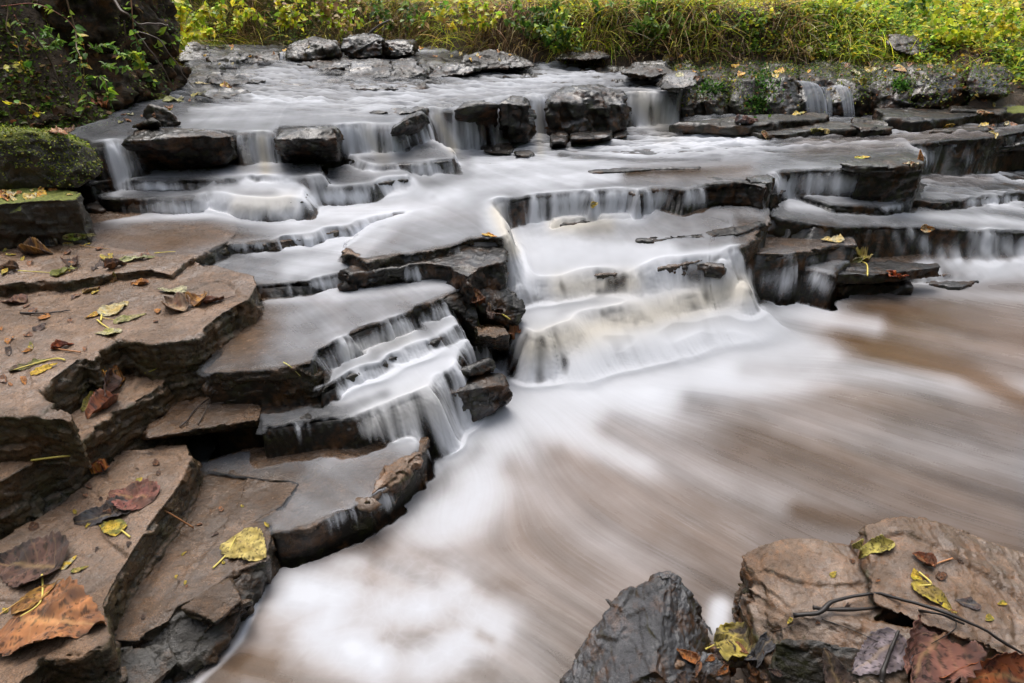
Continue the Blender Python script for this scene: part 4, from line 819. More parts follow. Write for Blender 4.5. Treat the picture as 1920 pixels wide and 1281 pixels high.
# feet of the falls dissolve in foam: foam spreads from every strong curtain on to the level below
Hs = blur2(H, 6); edge = blur2(steep, 6) * (H > Hs); thin = 1 - .75 * np.clip(edge * 2.2, 0, 1) * flat * (1 - .6 * kk) * (1 - bb)
alpha = alpha * thin; white = white * (.55 + .45 * thin)
src = blur2((steep * kk * (alpha_k > .3)).astype(float), 1)
foot = .5 * blur2(src, 14) + .9 * blur2(src, 60); foot = np.clip(foot * 3.6, 0, 1) * flat
white = np.clip(white + .42 * foot, 0, 1); alpha = np.clip(alpha + .7 * foot, 0, 1)
brown = np.array([.165, .092, .045]); deep = np.array([.055, .038, .024]); cool = np.array([.66, .68, .73]); cream = np.array([.66, .59, .46])
bm_ = np.clip(.5 + .3 * big + .04 * s3, 0, 1)[..., None]
gg = samp('g', U_, V_)[..., None]; grey = np.array([.050, .052, .055]) * (.6 + .8 * bm_)
base = (deep * (1 - bm_) + brown * bm_) * (1 - gg) + grey * gg
wc = cool * (1 - tt[..., None] * .8) + cream * tt[..., None] * .8
wc = wc * (1 + .22 * steep[..., None])
C = base * (1 - white[..., None]) + wc * white[..., None]
# surface relief: swells on the flat, folds in the curtains, mounds of foam
H2 = H + flat * (qq * (.0001 * s2 + .0003 * s3) + .004 * big * np.clip(f, .2, 1) + .018 * chop) + foot * .010
sh = (.0020 * s2 + .0032 * s3 + .0008 * s1) * steep * D_ * .6
X2 = X - gx / gn * sh; Y2 = Y - gy / gn * sh
alpha = np.where((U_ < -160) & (Y < 2.3), 0, alpha)
keep = (alpha.ravel() > .02)
V = np.stack([X2.ravel(), Y2.ravel(), H2.ravel()], 1); F = grid_faces(nr, nc, keep)
Ca = np.concatenate([C.reshape(-1, 3), alpha.reshape(-1, 1)], 1)
Rg = np.stack([white.ravel(), white.ravel(), white.ravel()], 1)
V, F, Ca = compact(V, F, Ca)
m, ntw, b = new_mat('silky_water')
a = node(ntw, 'ShaderNodeVertexColor', layer_name='Col')
ntw.links.new(a.outputs[0], b.inputs['Base Color']); ntw.links.new(a.outputs[1], b.inputs['Alpha'])
bw = node(ntw, 'ShaderNodeRGBToBW'); ntw.links.new(a.outputs[0], bw.inputs[0])
ntw.links.new(ramp(ntw, bw.outputs[0], [(.08, .2), (.5, .65)]), b.inputs['Roughness'])
b.inputs['Specular IOR Level'].default_value = .32; b.inputs['IOR'].default_value = 1.33
tl = node(ntw, 'ShaderNodeBsdfTranslucent'); ntw.links.new(a.outputs[0], tl.inputs[0]); trn = node(ntw, 'ShaderNodeBsdfTransparent')
m1 = node(ntw, 'ShaderNodeMixShader'); ntw.links.new(a.outputs[1], m1.inputs[0]); ntw.links.new(trn.outputs[0], m1.inputs[1]); ntw.links.new(tl.outputs[0], m1.inputs[2])
m2 = node(ntw, 'ShaderNodeMixShader'); ntw.links.new(ramp(ntw, bw.outputs[0], [(.15, 0.0), (.6, .38)]), m2.inputs[0]); ntw.links.new(b.outputs[0], m2.inputs[1]); ntw.links.new(m1.outputs[0], m2.inputs[2]); ntw.links.new(m2.outputs[0], ntw.nodes['Material Output'].inputs[0])
water = mesh_np('water', V, F, m); add_col(water, 'Col', Ca); tag(water, kind='structure')
print('water', round(time.time() - T0, 1), len(F))

# ------------------------------------------------------------------ ground beyond the stream and its banks
SP = [(-300,250,.66),(0,250,.66),(60,243,.66),(150,233,.66),(230,220,.66),(275,190,.67),(330,150,.68),(345,112,.70),(375,88,.73),(480,84,.735),(640,82,.74),(780,84,.74),(900,95,.73),(1000,99,.73),(1150,102,.73),(1400,104,.73),(1640,106,.73),(1750,114,.73),(1830,125,.72),(1860,160,.64),(1900,186,.53),(1990,222,.42),(2300,262,.38)]
SPW = np.array([at(*p)[:2] for p in SP])
SPW = np.concatenate([SPW, [[6, 1.5], [6, -3], [-2.0, -3], [-2.0, .3], [-2.35, 1.6]]])
def ground_z(P, rough=True):
    ins = inside(P, SPW); d = seg_dist(P, SPW) ; x, y = P[:, 0], P[:, 1]
    base = .62 + np.clip((y - 2.6) / 2.6, 0, 1) * .10 - np.clip((x - 2.2) / 2, 0, 1) * np.clip((5 - y) / 2, 0, 1) * .10 - np.clip((x - 2.6) / .8, 0, 1) * np.clip((5.2 - y) / 1.0, 0, 1) * .14
    L = 1 / (1 + np.exp((x + 1.55 + (y - 3) * .12) * 6))                  # left bank weight
    R = 1 / (1 + np.exp(-(x - 2.6) * 3))
    h = .33 * (1 - L) * (1 - R) + .85 * L + .10 * R; w = .17 * (1 - L) * (1 - R) + .45 * L + .5 * R
    sl = .055 + .35 * L * np.exp(-d / 2) + .08 * R
    t = np.clip(d / w, 0, 1); z = base - .02 + h * t * t * (3 - 2 * t) + sl * np.maximum(d - w * .5, 0)
    z = np.where(d > 14, z + (d - 14) * .10, z)
    if rough:
        q = np.stack([x, y, z], 1); z = z + (.07 * fbm(q * 2.3, 4) + .035 * fbm(q * 9, 3)) * np.clip(d / .3, .15, 1)
    return np.where(ins, base - .03 - np.minimum(d * 1.6, .5), z), ins, d
nr, nc = int(420 * RES), int(420 * RES)
a = np.linspace(-2.2, 1.6, nc); Yr = np.concatenate([np.geomspace(.5, 12, nr - 60), np.geomspace(12.3, 260, 60)]); nr = len(Yr)
YY, AA = np.meshgrid(Yr, a, indexing='ij'); XX = AA * (YY + .648)
Z, ins, dd = ground_z(np.stack([XX.ravel(), YY.ravel()], 1))
m, ntg, b = new_mat('bank_soil'); pos = node(ntg, 'ShaderNodeNewGeometry').outputs['Position']
n1 = node(ntg, 'ShaderNodeTexNoise', Scale=6.0, Detail=9.0, Roughness=.7); ntg.links.new(pos, n1.inputs['Vector'])
n2 = node(ntg, 'ShaderNodeTexNoise', Scale=55.0, Detail=6.0, Roughness=.7); ntg.links.new(pos, n2.inputs['Vector'])
c1 = mixc(ntg, ramp(ntg, n1.outputs[0], [(.35, 0.), (.65, 1.)]), (.035, .022, .013), (.13, .085, .05)); c1 = mixc(ntg, ramp(ntg, n2.outputs[0], [(.35, .7), (.6, 0.)]), c1, (.008, .006, .004))
sepg = node(ntg, 'ShaderNodeSeparateXYZ'); ntg.links.new(pos, sepg.inputs[0])
far = mathn(ntg, 'MULTIPLY', mathn(ntg, 'SUBTRACT', sepg.outputs[1], 5.8), .8, True)
c1 = mixc(ntg, far, c1, mixc(ntg, ramp(ntg, n2.outputs[0], [(.35, 0.), (.65, 1.)]), (.13, .16, .02), (.44, .46, .05)))
ntg.links.new(c1, b.inputs['Base Color']); b.inputs['Roughness'].default_value = .7
bp = node(ntg, 'ShaderNodeBump', Strength=.9, Distance=.03); ntg.links.new(n2.outputs[0], bp.inputs['Height']); ntg.links.new(bp.outputs[0], b.inputs['Normal'])
F = grid_faces(nr, nc, (~ins) | (dd < .25)); V, F = compact(np.stack([XX.ravel(), YY.ravel(), Z], 1), F)
GR = tag(mesh_np('ground', V, F, m), kind='structure')
def gz(P): return ground_z(np.asarray(P, float).reshape(-1, 2))[0]

# ------------------------------------------------------------------ vegetation helpers
def unit(v): return v / np.maximum(np.linalg.norm(v, axis=-1, keepdims=True), 1e-9)
def leaf_faces(P, dirv, nrm, size, col, width=.62, fold=.18, droop=.2):
    """many leaves at once: 8 vertices each (pointed oval folded on its midrib)"""
    n = len(P); d = unit(dirv); s = unit(np.cross(d, nrm)); nn = np.cross(s, d); size = np.asarray(size)[:, None]
    prof = [(0, 0), (.3, .42), (.62, .36), (1, 0)]
    vs = []
    for t, w in prof:
        c = P + d * t * size - nn * droop * t * t * size
        vs.append(c)
        if w: vs.append(c + (s * w * width * 1.2 + nn * fold * w) * size); vs.append(c + (-s * w * width * 1.2 + nn * fold * w) * size)
    V = np.stack(vs, 1).reshape(-1, 3)     # order: 0 base, 1 c1,2 r1,3 l1,4 c2,5 r2,6 l2,7 tip
    q = np.array([[0, 2, 1, 1], [0, 1, 3, 3], [1, 2, 5, 4], [1, 4, 6, 3], [4, 5, 7, 7], [4, 7, 6, 6]])
    tri = np.array([[0, 2, 1], [0, 1, 3], [1, 2, 5], [1, 5, 4], [1, 4, 6], [1, 6, 3], [4, 5, 7], [4, 7, 6]])
    F = (np.arange(n)[:, None, None] * 8 + tri[None]).reshape(-1, 3)
    C = np.repeat(col, 8, 0)
    return V, F, C
def blades(P, dirv, L, w, col, seg=4, droop=1.0, side=None):
    n = len(P); d = unit(dirv.copy()); vs = []; c = P.copy(); L = np.asarray(L)[:, None]; w = np.asarray(w)[:, None]
    sd = unit(np.cross(d, rng.standard_normal((n, 3)))) if side is None else side
    for k in range(seg + 1):
        ww = w * (1 - (k / seg) ** 2 * .9); vs += [c + sd * ww, c - sd * ww]
        d = unit(d + np.array([0, 0, -1.]) * droop / seg); c = c + d * L / seg
    V = np.stack(vs, 1).reshape(-1, 3); m = 2 * (seg + 1)
    q = np.array([[2 * k, 2 * k + 1, 2 * k + 3, 2 * k + 2] for k in range(seg)])
    F = (np.arange(n)[:, None, None] * m + q[None]).reshape(-1, 4)
    return V, F, np.repeat(col, m, 0)
def pick(cols, n, p=None, j=.22):
    c = np.array(cols)[rng.choice(len(cols), n, p=p)]; return np.clip(c * (1 + j * rng.standard_normal((n, 1))) * (1 + .08 * rng.standard_normal((n, 3))), .004, .95)
def rdir(n, up=.3):
    d = rng.standard_normal((n, 3)); d[:, 2] = np.abs(d[:, 2]) * .5 + up; return unit(d)
def to3(F): return F if F.shape[1] == 3 else np.concatenate([F[:, [0, 1, 2]], F[:, [0, 2, 3]]])
def cloud(name, parts, mat, parent=None, smooth=False):
    Vs, Fs, Cs, k = [], [], [], 0
    for V, F, C in parts: Vs.append(V); Fs.append(to3(F) + k); Cs.append(C); k += len(V)
    o = mesh_np(name, np.concatenate(Vs), np.concatenate(Fs), mat, parent, smooth); add_col(o, 'Col', np.concatenate(Cs)); return o
def tube(pts, radii, col, sides=6):
    P = np.asarray(pts, float); n = len(P); r = np.asarray(radii, float) * np.ones(n); T = unit(np.gradient(P, axis=0))
    ref = np.array([0, 0, 1.]) if abs(T[0, 2]) < .9 else np.array([1., 0, 0]); A = unit(np.cross(T, ref)); B = np.cross(T, A)
    th = np.arange(sides) * 2 * math.pi / sides
    V = (P[:, None] + (A[:, None] * np.cos(th)[None, :, None] + B[:, None] * np.sin(th)[None, :, None]) * r[:, None, None]).reshape(-1, 3)
    i = np.arange(n - 1)[:, None] * sides; j = np.arange(sides)[None]; k = (j + 1) % sides
    F = np.stack([i + j, i + k, i + sides + k, i + sides + j], -1).reshape(-1, 4)
    c = np.array([P[0], P[-1]]); nv = len(V); V = np.concatenate([V, c])
    jj = np.arange(sides); kk2 = (jj + 1) % sides
    F3 = np.concatenate([to3(F), np.stack([np.full(sides, nv), kk2, jj], 1), np.stack([np.full(sides, nv + 1), (n - 1) * sides + jj, (n - 1) * sides + kk2], 1)])
    return V, F3, np.tile(np.asarray(col, float), (len(V), 1))
def curve(pts, n=24, wob=0.0):
    P = np.asarray(pts, float); t = np.linspace(0, len(P) - 1, n); i = np.clip(t.astype(int), 0, len(P) - 2); f = (t - i)[:, None]
    p0 = P[np.maximum(i - 1, 0)]; p1 = P[i]; p2 = P[i + 1]; p3 = P[np.minimum(i + 2, len(P) - 1)]
    C = .5 * ((2 * p1) + (-p0 + p2) * f + (2 * p0 - 5 * p1 + 4 * p2 - p3) * f ** 2 + (-p0 + 3 * p1 - 3 * p2 + p3) * f ** 3)
    if wob: C += wob * np.stack([vnoise(np.c_[t * 2.1, t * 0 + k, t * 0 + rng.random() * 50]) for k in range(3)], 1)
    return C
YG = [(.58, .62, .04), (.38, .54, .04), (.76, .68, .06), (.22, .38, .03), (.78, .68, .10)]
GRN = [(.09, .20, .03), (.16, .29, .04), (.26, .38, .05), (.05, .11, .02)]
YEL = [(.62, .48, .04), (.55, .52, .10), (.50, .34, .04)]
DRY = [(.32, .20, .08), (.46, .32, .14), (.18, .10, .045), (.55, .42, .20), (.12, .065, .035)]
BRN = [(.16, .075, .035), (.25, .12, .05), (.10, .05, .03), (.32, .20, .09), (.30, .25, .20)]
def scatter(n, x0, x1, dmin, dmax, ymin=2.4, ymax=40, dens=None):
    """random ground points at a distance dmin..dmax outside the stream"""
    out = []; k = 0
    while sum(map(len, out)) < n and k < 60:
        k += 1; y = ymin + (ymax - ymin) * rng.random(n * 2) ** 1.0; a = rng.uniform(-1.0, 1.0, n * 2); x = a * (y + .65)
        P = np.stack([x, y], 1); z, ins, d = ground_z(P); ok = (~ins) & (d > dmin) & (d < dmax) & (x > x0) & (x < x1)
        if dens is not None: ok &= rng.random(len(P)) < dens(x, y, d)
        out.append(np.c_[P, z][ok])
    return np.concatenate(out)[:n]
patch = lambda P, s, o=0: vnoise(np.c_[P[:, :2] * s, np.full(len(P), 5. + o)])
# lawn and weeds beyond the bank
parts = []
P = scatter(70000, -20, 30, .22, 4.5, 5.2, 11); n = len(P); g = patch(P, 1.4)
bright = np.clip(.65 + .9 * g + .25 * np.clip(P[:, 0] - .5, -1, 2), 0, 1)[:, None]
c = pick(YG, n) * bright + pick(GRN, n) * (1 - bright)
parts.append(leaf_faces(P + rng.random((n, 1)) * np.array([[0, 0, .09]]), rdir(n, .1), rdir(n, 2.0), rng.uniform(.010, .032, n), c))
P = scatter(26000, -20, 30, .2, 5.5, 5.2, 12); n = len(P)
parts.append(blades(P - [0, 0, .01], rdir(n, 1.0), rng.uniform(.05, .16, n), rng.uniform(.0012, .003, n), pick(YG + GRN[:2], n), 3, .8))
P = scatter(16000, -40, 60, 3, 26, 10, 34); n = len(P); g = patch(P, .5)
parts.append(blades(P - [0, 0, .01], rdir(n, .9), rng.uniform(.12, .3, n), rng.uniform(.006, .014, n), pick(YG, n), 3, .7))
P = scatter(9000, -40, 60, 3, 26, 10, 34); n = len(P)
parts.append(leaf_faces(P + rng.random((n, 1)) * np.array([[0, 0, .3]]), rdir(n, .1), rdir(n, .8), rng.uniform(.06, .14, n), pick(YG + GRN, n)))
tag(cloud('grass', parts, M['green']), 'bright yellow green grass and weeds beyond the stream bank', 'grass', kind='stuff')
# bank face: hanging dry grass on the left half, leafy weeds on the right half
def hang(n, dens, cols, Lr, droop, dr=(.02, .26), wr=(.001, .0028)):
    P = scatter(n, -3.4, 3.6, dr[0], dr[1], 4.6, 7.0, dens); n = len(P)
    _, _, d0 = ground_z(P[:, :2]); e = .02; dx = ground_z(P[:, :2] + [e, 0])[2] - d0; dy = ground_z(P[:, :2] + [0, e])[2] - d0
    outw = unit(np.stack([-dx, -dy, np.full(n, .0 * e)], 1)); dv = unit(outw + np.array([0, 0, .6]) + .8 * rng.standard_normal((n, 3)))
    return blades(P, dv, rng.uniform(*Lr, n) * (.5 + rng.random(n)), rng.uniform(*wr, n), pick(cols, n, j=.45), 5, droop * rng.uniform(.35, 1.3))
parts = [hang(5000, lambda x, y, d: np.where(x < .2, .9, .3) * (vnoise(np.c_[x * 2.5, y * 0, x * 0]) + .6 * vnoise(np.c_[x * 9, y * 0, x * 0]) + rng.uniform(-.6, .6, len(x)) > -.1), DRY, (.08, .27), 3.0), hang(4000, lambda x, y, d: vnoise(np.c_[x * 4, y * 0, x * 0 + 5]) > -.1, DRY, (.06, .3), 1.6), hang(3500, lambda x, y, d: vnoise(np.c_[x * 3, y * 0, x * 0 + 15]) > 0, DRY[:2] + YG, (.1, .36), 2.2),
         hang(5000, lambda x, y, d: (vnoise(np.c_[x * 3.2, x * 0 + 7, x * 0]) > .25), YG + [(.2, .2, .04)], (.06, .20), 2.2, (.05, .35))]
tag(cloud('dry_grass', parts, M['green']), 'brown dry grass and roots hanging over the far bank edge', 'grass', kind='stuff')
parts = []
for nn, den, cols, sz in [(20000, lambda x, y, d: np.clip(-.1 + .45 * (x > .2) + 1.9 * vnoise(np.c_[x * 2.6, y * 2.6, x * 0 + 3]), 0, 1), GRN[:3] + YG[:4], (.012, .034)), (5000, lambda x, y, d: np.clip(.5 + vnoise(np.c_[x * 3.6, y * 3, x * 0 + 8]), 0, 1), YEL + YG[2:3], (.012, .036)), (9000, lambda x, y, d: np.clip(.6 + vnoise(np.c_[x * 2, y * 3, x * 0 + 1]), 0, 1), BRN, (.012, .036))]:
    P = scatter(nn, -3.2, 4.2, .03, .5, 4.0, 7.5, den); n = len(P)
    lift = rng.random((n, 1)) * np.array([[0, -.03, .05]]) if cols is not BRN else np.array([[0, 0, .004]])
    parts.append(leaf_faces(P + lift, rdir(n, .0), unit(np.array([0, -.6, 1.0]) + .45 * rng.standard_normal((n, 3))), rng.uniform(*sz, n), pick(cols, n, j=.3)))
tag(cloud('ground_cover', parts, M['green']), 'leafy green and yellow weeds covering the far bank', 'weeds', kind='stuff')
# right bank litter and weeds
parts = []
for nn, den, cols, sz, up in [(9000, lambda x, y, d: np.clip(.35 + .8 * vnoise(np.c_[x * 2.6, y * 2.6, x * 0 + 3]) + .4 * (d > .5), 0, 1), GRN + YG[:3], (.02, .045), .09), (1800, lambda x, y, d: np.full_like(x, .5), YEL, (.02, .05), .06), (5000, lambda x, y, d: np.full_like(x, .6), BRN, (.02, .05), .0)]:
    P = scatter(nn, 2.0, 7, .02, 2.5, 3.0, 7.5, den); n = len(P)
    parts.append(leaf_faces(P + rng.random((n, 1)) * np.array([[0, 0, up]]) + [0, 0, .004], rdir(n, .0), rdir(n, .6), rng.uniform(*sz, n), pick(cols, n, j=.3)))
P = scatter(7000, 2.0, 7, .1, 2.5, 3.0, 7.5); n = len(P); parts.append(blades(P, rdir(n, .9), rng.uniform(.05, .2, n), rng.uniform(.001, .003, n), pick(YG + DRY[:2], n), 4, .9))
tag(cloud('undergrowth', parts, M['green']), 'low weeds and leaf litter on the right bank', 'weeds', kind='stuff')
# left bank moss, litter and roots
parts = []
P = scatter(9000, -6, -1.3, .0, 1.1, 2.4, 5.2, lambda x, y, d: np.clip(.4 + vnoise(np.c_[x * 4, y * 4, x * 0 + 3]), 0, 1)); n = len(P)
parts.append(leaf_faces(P + [0, 0, .003], rdir(n, .0), rdir(n, .5), rng.uniform(.008, .035, n), pick(BRN + GRN + DRY[2:3], n, j=.3)))
P = scatter(16000, -6, -1.2, .0, 1.2, 2.4, 4.6, lambda x, y, d: np.clip(.5 + 1.4 * vnoise(np.c_[x * 3, y * 3, x * 0 + 13]), 0, 1)); n = len(P)
parts.append(leaf_faces(P + [0, 0, .004], rdir(n, .0), unit(rdir(n, .3) + [0, -.8, 0]), rng.uniform(.007, .022, n), pick([(.10, .14, .015), (.20, .24, .03), (.06, .09, .012), (.16, .26, .04)], n, j=.3)))
tag(cloud('leaf_litter', parts, M['green']), 'dark rotting leaf litter and moss on the left bank', 'leaf litter', kind='stuff')
def on_rocks(names, n, size, cols, label, seed, nzmin=-.2, den=.5, ymin=0):
    Ps, Ns = [], []
    for o in ROCKS:
        if o.name.split('.')[0] not in names: continue
        me = o.data; k = len(me.vertices); co = np.empty(k * 3, np.float32); me.vertices.foreach_get('co', co); no = np.empty(k * 3, np.float32); me.vertex_normals.foreach_get('vector', no)
        co = co.reshape(-1, 3).astype(float); no = no.reshape(-1, 3).astype(float)
        ok = (no[:, 2] > nzmin) & (no[:, 1] < .4) & (vnoise(co * 5 + seed) + .5 * vnoise(co * 17 + seed) + .5 * no[:, 2] > 1 - 2 * den) & (co[:, 1] > ymin); Ps.append(co[ok]); Ns.append(no[ok])
    Ps = np.concatenate(Ps); Ns = np.concatenate(Ns); i = rng.integers(0, len(Ps), n); P, N = Ps[i] + .004 * rng.standard_normal((n, 3)), Ns[i]
    return leaf_faces(P, unit(N * .7 + .8 * rng.standard_normal((n, 3)) + [0, 0, -.2]), unit(N + .5 * rng.standard_normal((n, 3))), rng.uniform(*size, n), pick(cols, n, j=.3))
MOS = [(.08, .12, .012), (.16, .20, .025), (.28, .30, .04), (.05, .06, .012)]
tag(cloud('moss', [on_rocks(('bank_rock',), 26000, (.006, .018), MOS + GRN[:1], '', 1, -.3, .5), on_rocks(('mossy_boulder',), 16000, (.004, .010), MOS[:3], '', 4, .1, .72)], M['green']), 'green moss and tiny creeping leaves on the left and right bank rocks', 'moss', kind='stuff')
tag(cloud('leaf_litter', [on_rocks(('bank_rock',), 1500, (.012, .03), BRN + YEL[2:] + DRY[:1], '', 9, .15, .6)], M['green']), 'brown leaf litter caught on the bank rocks', 'leaf litter', kind='stuff')
print('veg', round(time.time() - T0, 1))

# small separate falls that leave the bank rocks
def little_fall(label, lip, foot, cream=0.0, seed=0, bulge=.35):
    n, k = 26, 22; L0 = curve([A(*p) for p in lip], n); F0 = curve([A(*p) for p in foot], n); t = np.linspace(0, 1, k); g = np.random.default_rng(seed)
    st = np.convolve(g.standard_normal(n + 4), [.2, .6, .2], 'same')[2:-2]; P = np.zeros((k, n, 3))
    for i, a_ in enumerate(t):
        h = a_ ** .5 * bulge + a_ * (1 - bulge)                     # leaves the lip level, then falls steeply
        P[i, :, :2] = L0[:, :2] * (1 - h) + F0[:, :2] * h; P[i, :, 2] = L0[:, 2] * (1 - a_ ** 1.7) + F0[:, 2] * a_ ** 1.7; P[i, :, 1] -= .006 * st * (a_ + .2)
    e_ = np.sin(np.linspace(0, math.pi, n)) ** .35; al = np.clip((.60 + .34 * st)[None] * e_[None] * np.clip((1.12 - t) * 3, 0, 1)[:, None], 0, 1); w_ = np.clip(.85 + .2 * st, .4, 1)[None, :, None] * np.ones((k, 1, 1))
    c_ = (np.array([.55, .58, .64]) * (1 - cream) + np.array([.62, .56, .43]) * cream) * w_ + np.array([.06, .06, .06]) * (1 - w_)
    o = mesh_np('waterfall', P.reshape(-1, 3), grid_faces(k, n), bpy.data.materials['silky_water']); add_col(o, 'Col', np.concatenate([c_, al[..., None]], 2).reshape(-1, 4)); return tag(o, label, 'waterfall')
little_fall('wider of the twin small falls pouring off the black bank rock', [(1490,152,4.12),(1510,152,4.10),(1530,158,4.1)], [(1512,218,4.02),(1535,219,4.0),(1558,219,4.02)], seed=1)
little_fall('narrow right hand fall of the twin falls on the black bank rock', [(1556,162,4.12),(1572,160,4.1),(1585,162,4.1)], [(1582,219,4.02),(1592,219,4.0),(1602,219,4.02)], seed=2)
little_fall('thin veil of water between the twin small falls', [(1536,164,4.13),(1548,163,4.12)], [(1545,216,4.08),(1560,216,4.08)], seed=3)
little_fall('arching white spout in the upper stream', [(484,152,4.1),(500,149,4.1),(515,152,4.1)], [(470,182,4.0),(482,183,3.98),(496,181,4.0)], seed=6)
little_fall('thin trickle between the two head rocks of the stream', [(526,98,4.75),(536,97,4.75)], [(524,116,4.65),(534,117,4.65)], seed=7)

# ------------------------------------------------------------------ ray casting onto what has been built
bpy.context.view_layer.update(); DG = bpy.context.evaluated_depsgraph_get()
def cast(u, v, skip_ground=False):
    dx, dy, dz = ray(u, v); d = Vector((float(dx), float(dy), float(dz))).normalized(); o0 = Vector((0, 0, CAM_H))
    ok, loc, nrm, fi, ob, mt = S.ray_cast(DG, o0, d)
    return (loc, nrm) if ok else None
def drop(x, y, z):
    ok, loc, nrm, fi, ob, mt = S.ray_cast(DG, Vector((x, y, z)), Vector((0, 0, -1))); return loc.z if ok else None
# plants with stems
def spray(name, label, cat, stems, leaf_n, cols, size, stemcol=(.10, .06, .03), r=.0035, mat='green', group=None, lw=.6, droopy=.35, leaflabel=None):
    """stems: lists of 3-D points; leaves grow along them. > stem (each), foliage"""
    b0 = stems[0][0]; e = bpy.data.objects.new(name, None); COL.objects.link(e); e.location = b0; tag(e, label, cat, group)
    lp = []
    for st in stems:
        C = curve(np.array(st) - np.array(b0), 26, .012); rr = np.linspace(r, r * .35, 26)
        s_ = cloud('stem', [tube(C, rr, stemcol, 5)], M['stem'], e, True)
        k = max(1, int(leaf_n / len(stems))); t = rng.uniform(.15, 1, k) * 25; i = np.clip(t.astype(int), 0, 24); p = C[i] + (C[i + 1] - C[i]) * (t - i)[:, None]
        lp.append(leaf_faces(p, unit(rng.standard_normal((k, 3)) * [1, 1, .5] + [0, -.3, -.1]), unit(rng.standard_normal((k, 3)) * .6 + [0, -.6, .8]), rng.uniform(*size, k), pick(cols, k, j=.2), lw, .12, droopy))
    cloud('foliage', lp, M[mat], e)
    return e
spray('trailing_vine', 'green leafed vine trailing down the mossy left bank with broad pale leaves', 'vine', [[A(120,-40,2.75), A(140,60,2.7), A(150,110,2.6), A(165,170,2.6), A(145,225,2.62)], [A(160,150,2.6), A(195,150,2.55), A(205,190,2.55)]], 70, GRN + YG[1:2], (.018, .045), lw=.45)
spray('trailing_vine', 'thin bare vine with small leaves hanging at the far left', 'vine', [[A(10,-20,2.6), A(20,60,2.55), A(35,100,2.5), A(48,150,2.5)], [A(0,125,2.5), A(30,118,2.5), A(55,125,2.5)]], 26, GRN + YEL, (.014, .032), r=.002)
spray('trailing_vine', 'reddish bramble stem arching over the black bank earth', 'vine', [[A(0,15,2.6), A(60,10,2.6), A(110,30,2.6), A(150,80,2.6), A(170,130,2.6)], [A(20,25,2.55), A(60,70,2.6), A(90,90,2.6)]], 50, GRN[:3] + YEL[2:], (.014, .034), stemcol=(.22, .07, .04), r=.0022)
spray('weed', 'bright green weed with drooping leaves growing from the left bank', 'weed', [[A(240,-30,2.95), A(250,40,2.9), A(270,100,2.9), A(288,155,2.9)], [A(215,110,2.9), A(250,100,2.9), A(270,130,2.9)]], 80, GRN + YG[:2], (.018, .042), stemcol=(.2, .09, .04), r=.003)
spray('weed', 'fern like green leaves in the middle of the mossy left bank', 'weed', [[A(95,80,2.72), A(85,60,2.7), A(100,50,2.7)], [A(95,90,2.72), A(110,75,2.7)], [A(165,90,2.7), A(200,85,2.7), A(230,105,2.7)], [A(190,120,2.75), A(215,125,2.7), A(240,125,2.7)]], 190, GRN[:3], (.012, .032), r=.002, lw=.4)
spray('weed', 'yellow tipped seedling with red stem near the first fall', 'weed', [[A(150,215,2.65), A(155,170,2.6), A(160,130,2.6), A(140,90,2.6)], [A(5,185,2.5), A(50,195,2.5), A(80,215,2.5)]], 26, YEL + GRN[1:2], (.015, .032), stemcol=(.3, .2, .06), r=.002)
spray('shrub', 'yellow leafed shrub at the top left where the bank meets the meadow', 'shrub', [[A(300,120,4.3), A(290,60,4.2), A(270,10,4.1)], [A(300,120,4.3), A(330,60,4.3), A(340,5,4.3)], [A(310,110,4.3), A(360,50,4.4), A(390,10,4.4)], [A(310,110,4.3), A(350,70,4.2), A(400,55,4.3)], [A(300,110,4.3), A(320,30,4.2), A(310,-20,4.2)]], 620, YEL[:2] + YG[:3] + YG[:3], (.02, .055), r=.005)
spray('shrub', 'small green shrub with heart shaped leaves on the left bank edge', 'shrub', [[A(300,140,3.5), A(292,90,3.4), A(300,60,3.4)], [A(300,140,3.5), A(320,90,3.5), A(318,50,3.5)], [A(290,130,3.4), A(270,80,3.4)]], 60, YG[:2] + GRN[1:3], (.03, .07), r=.003)
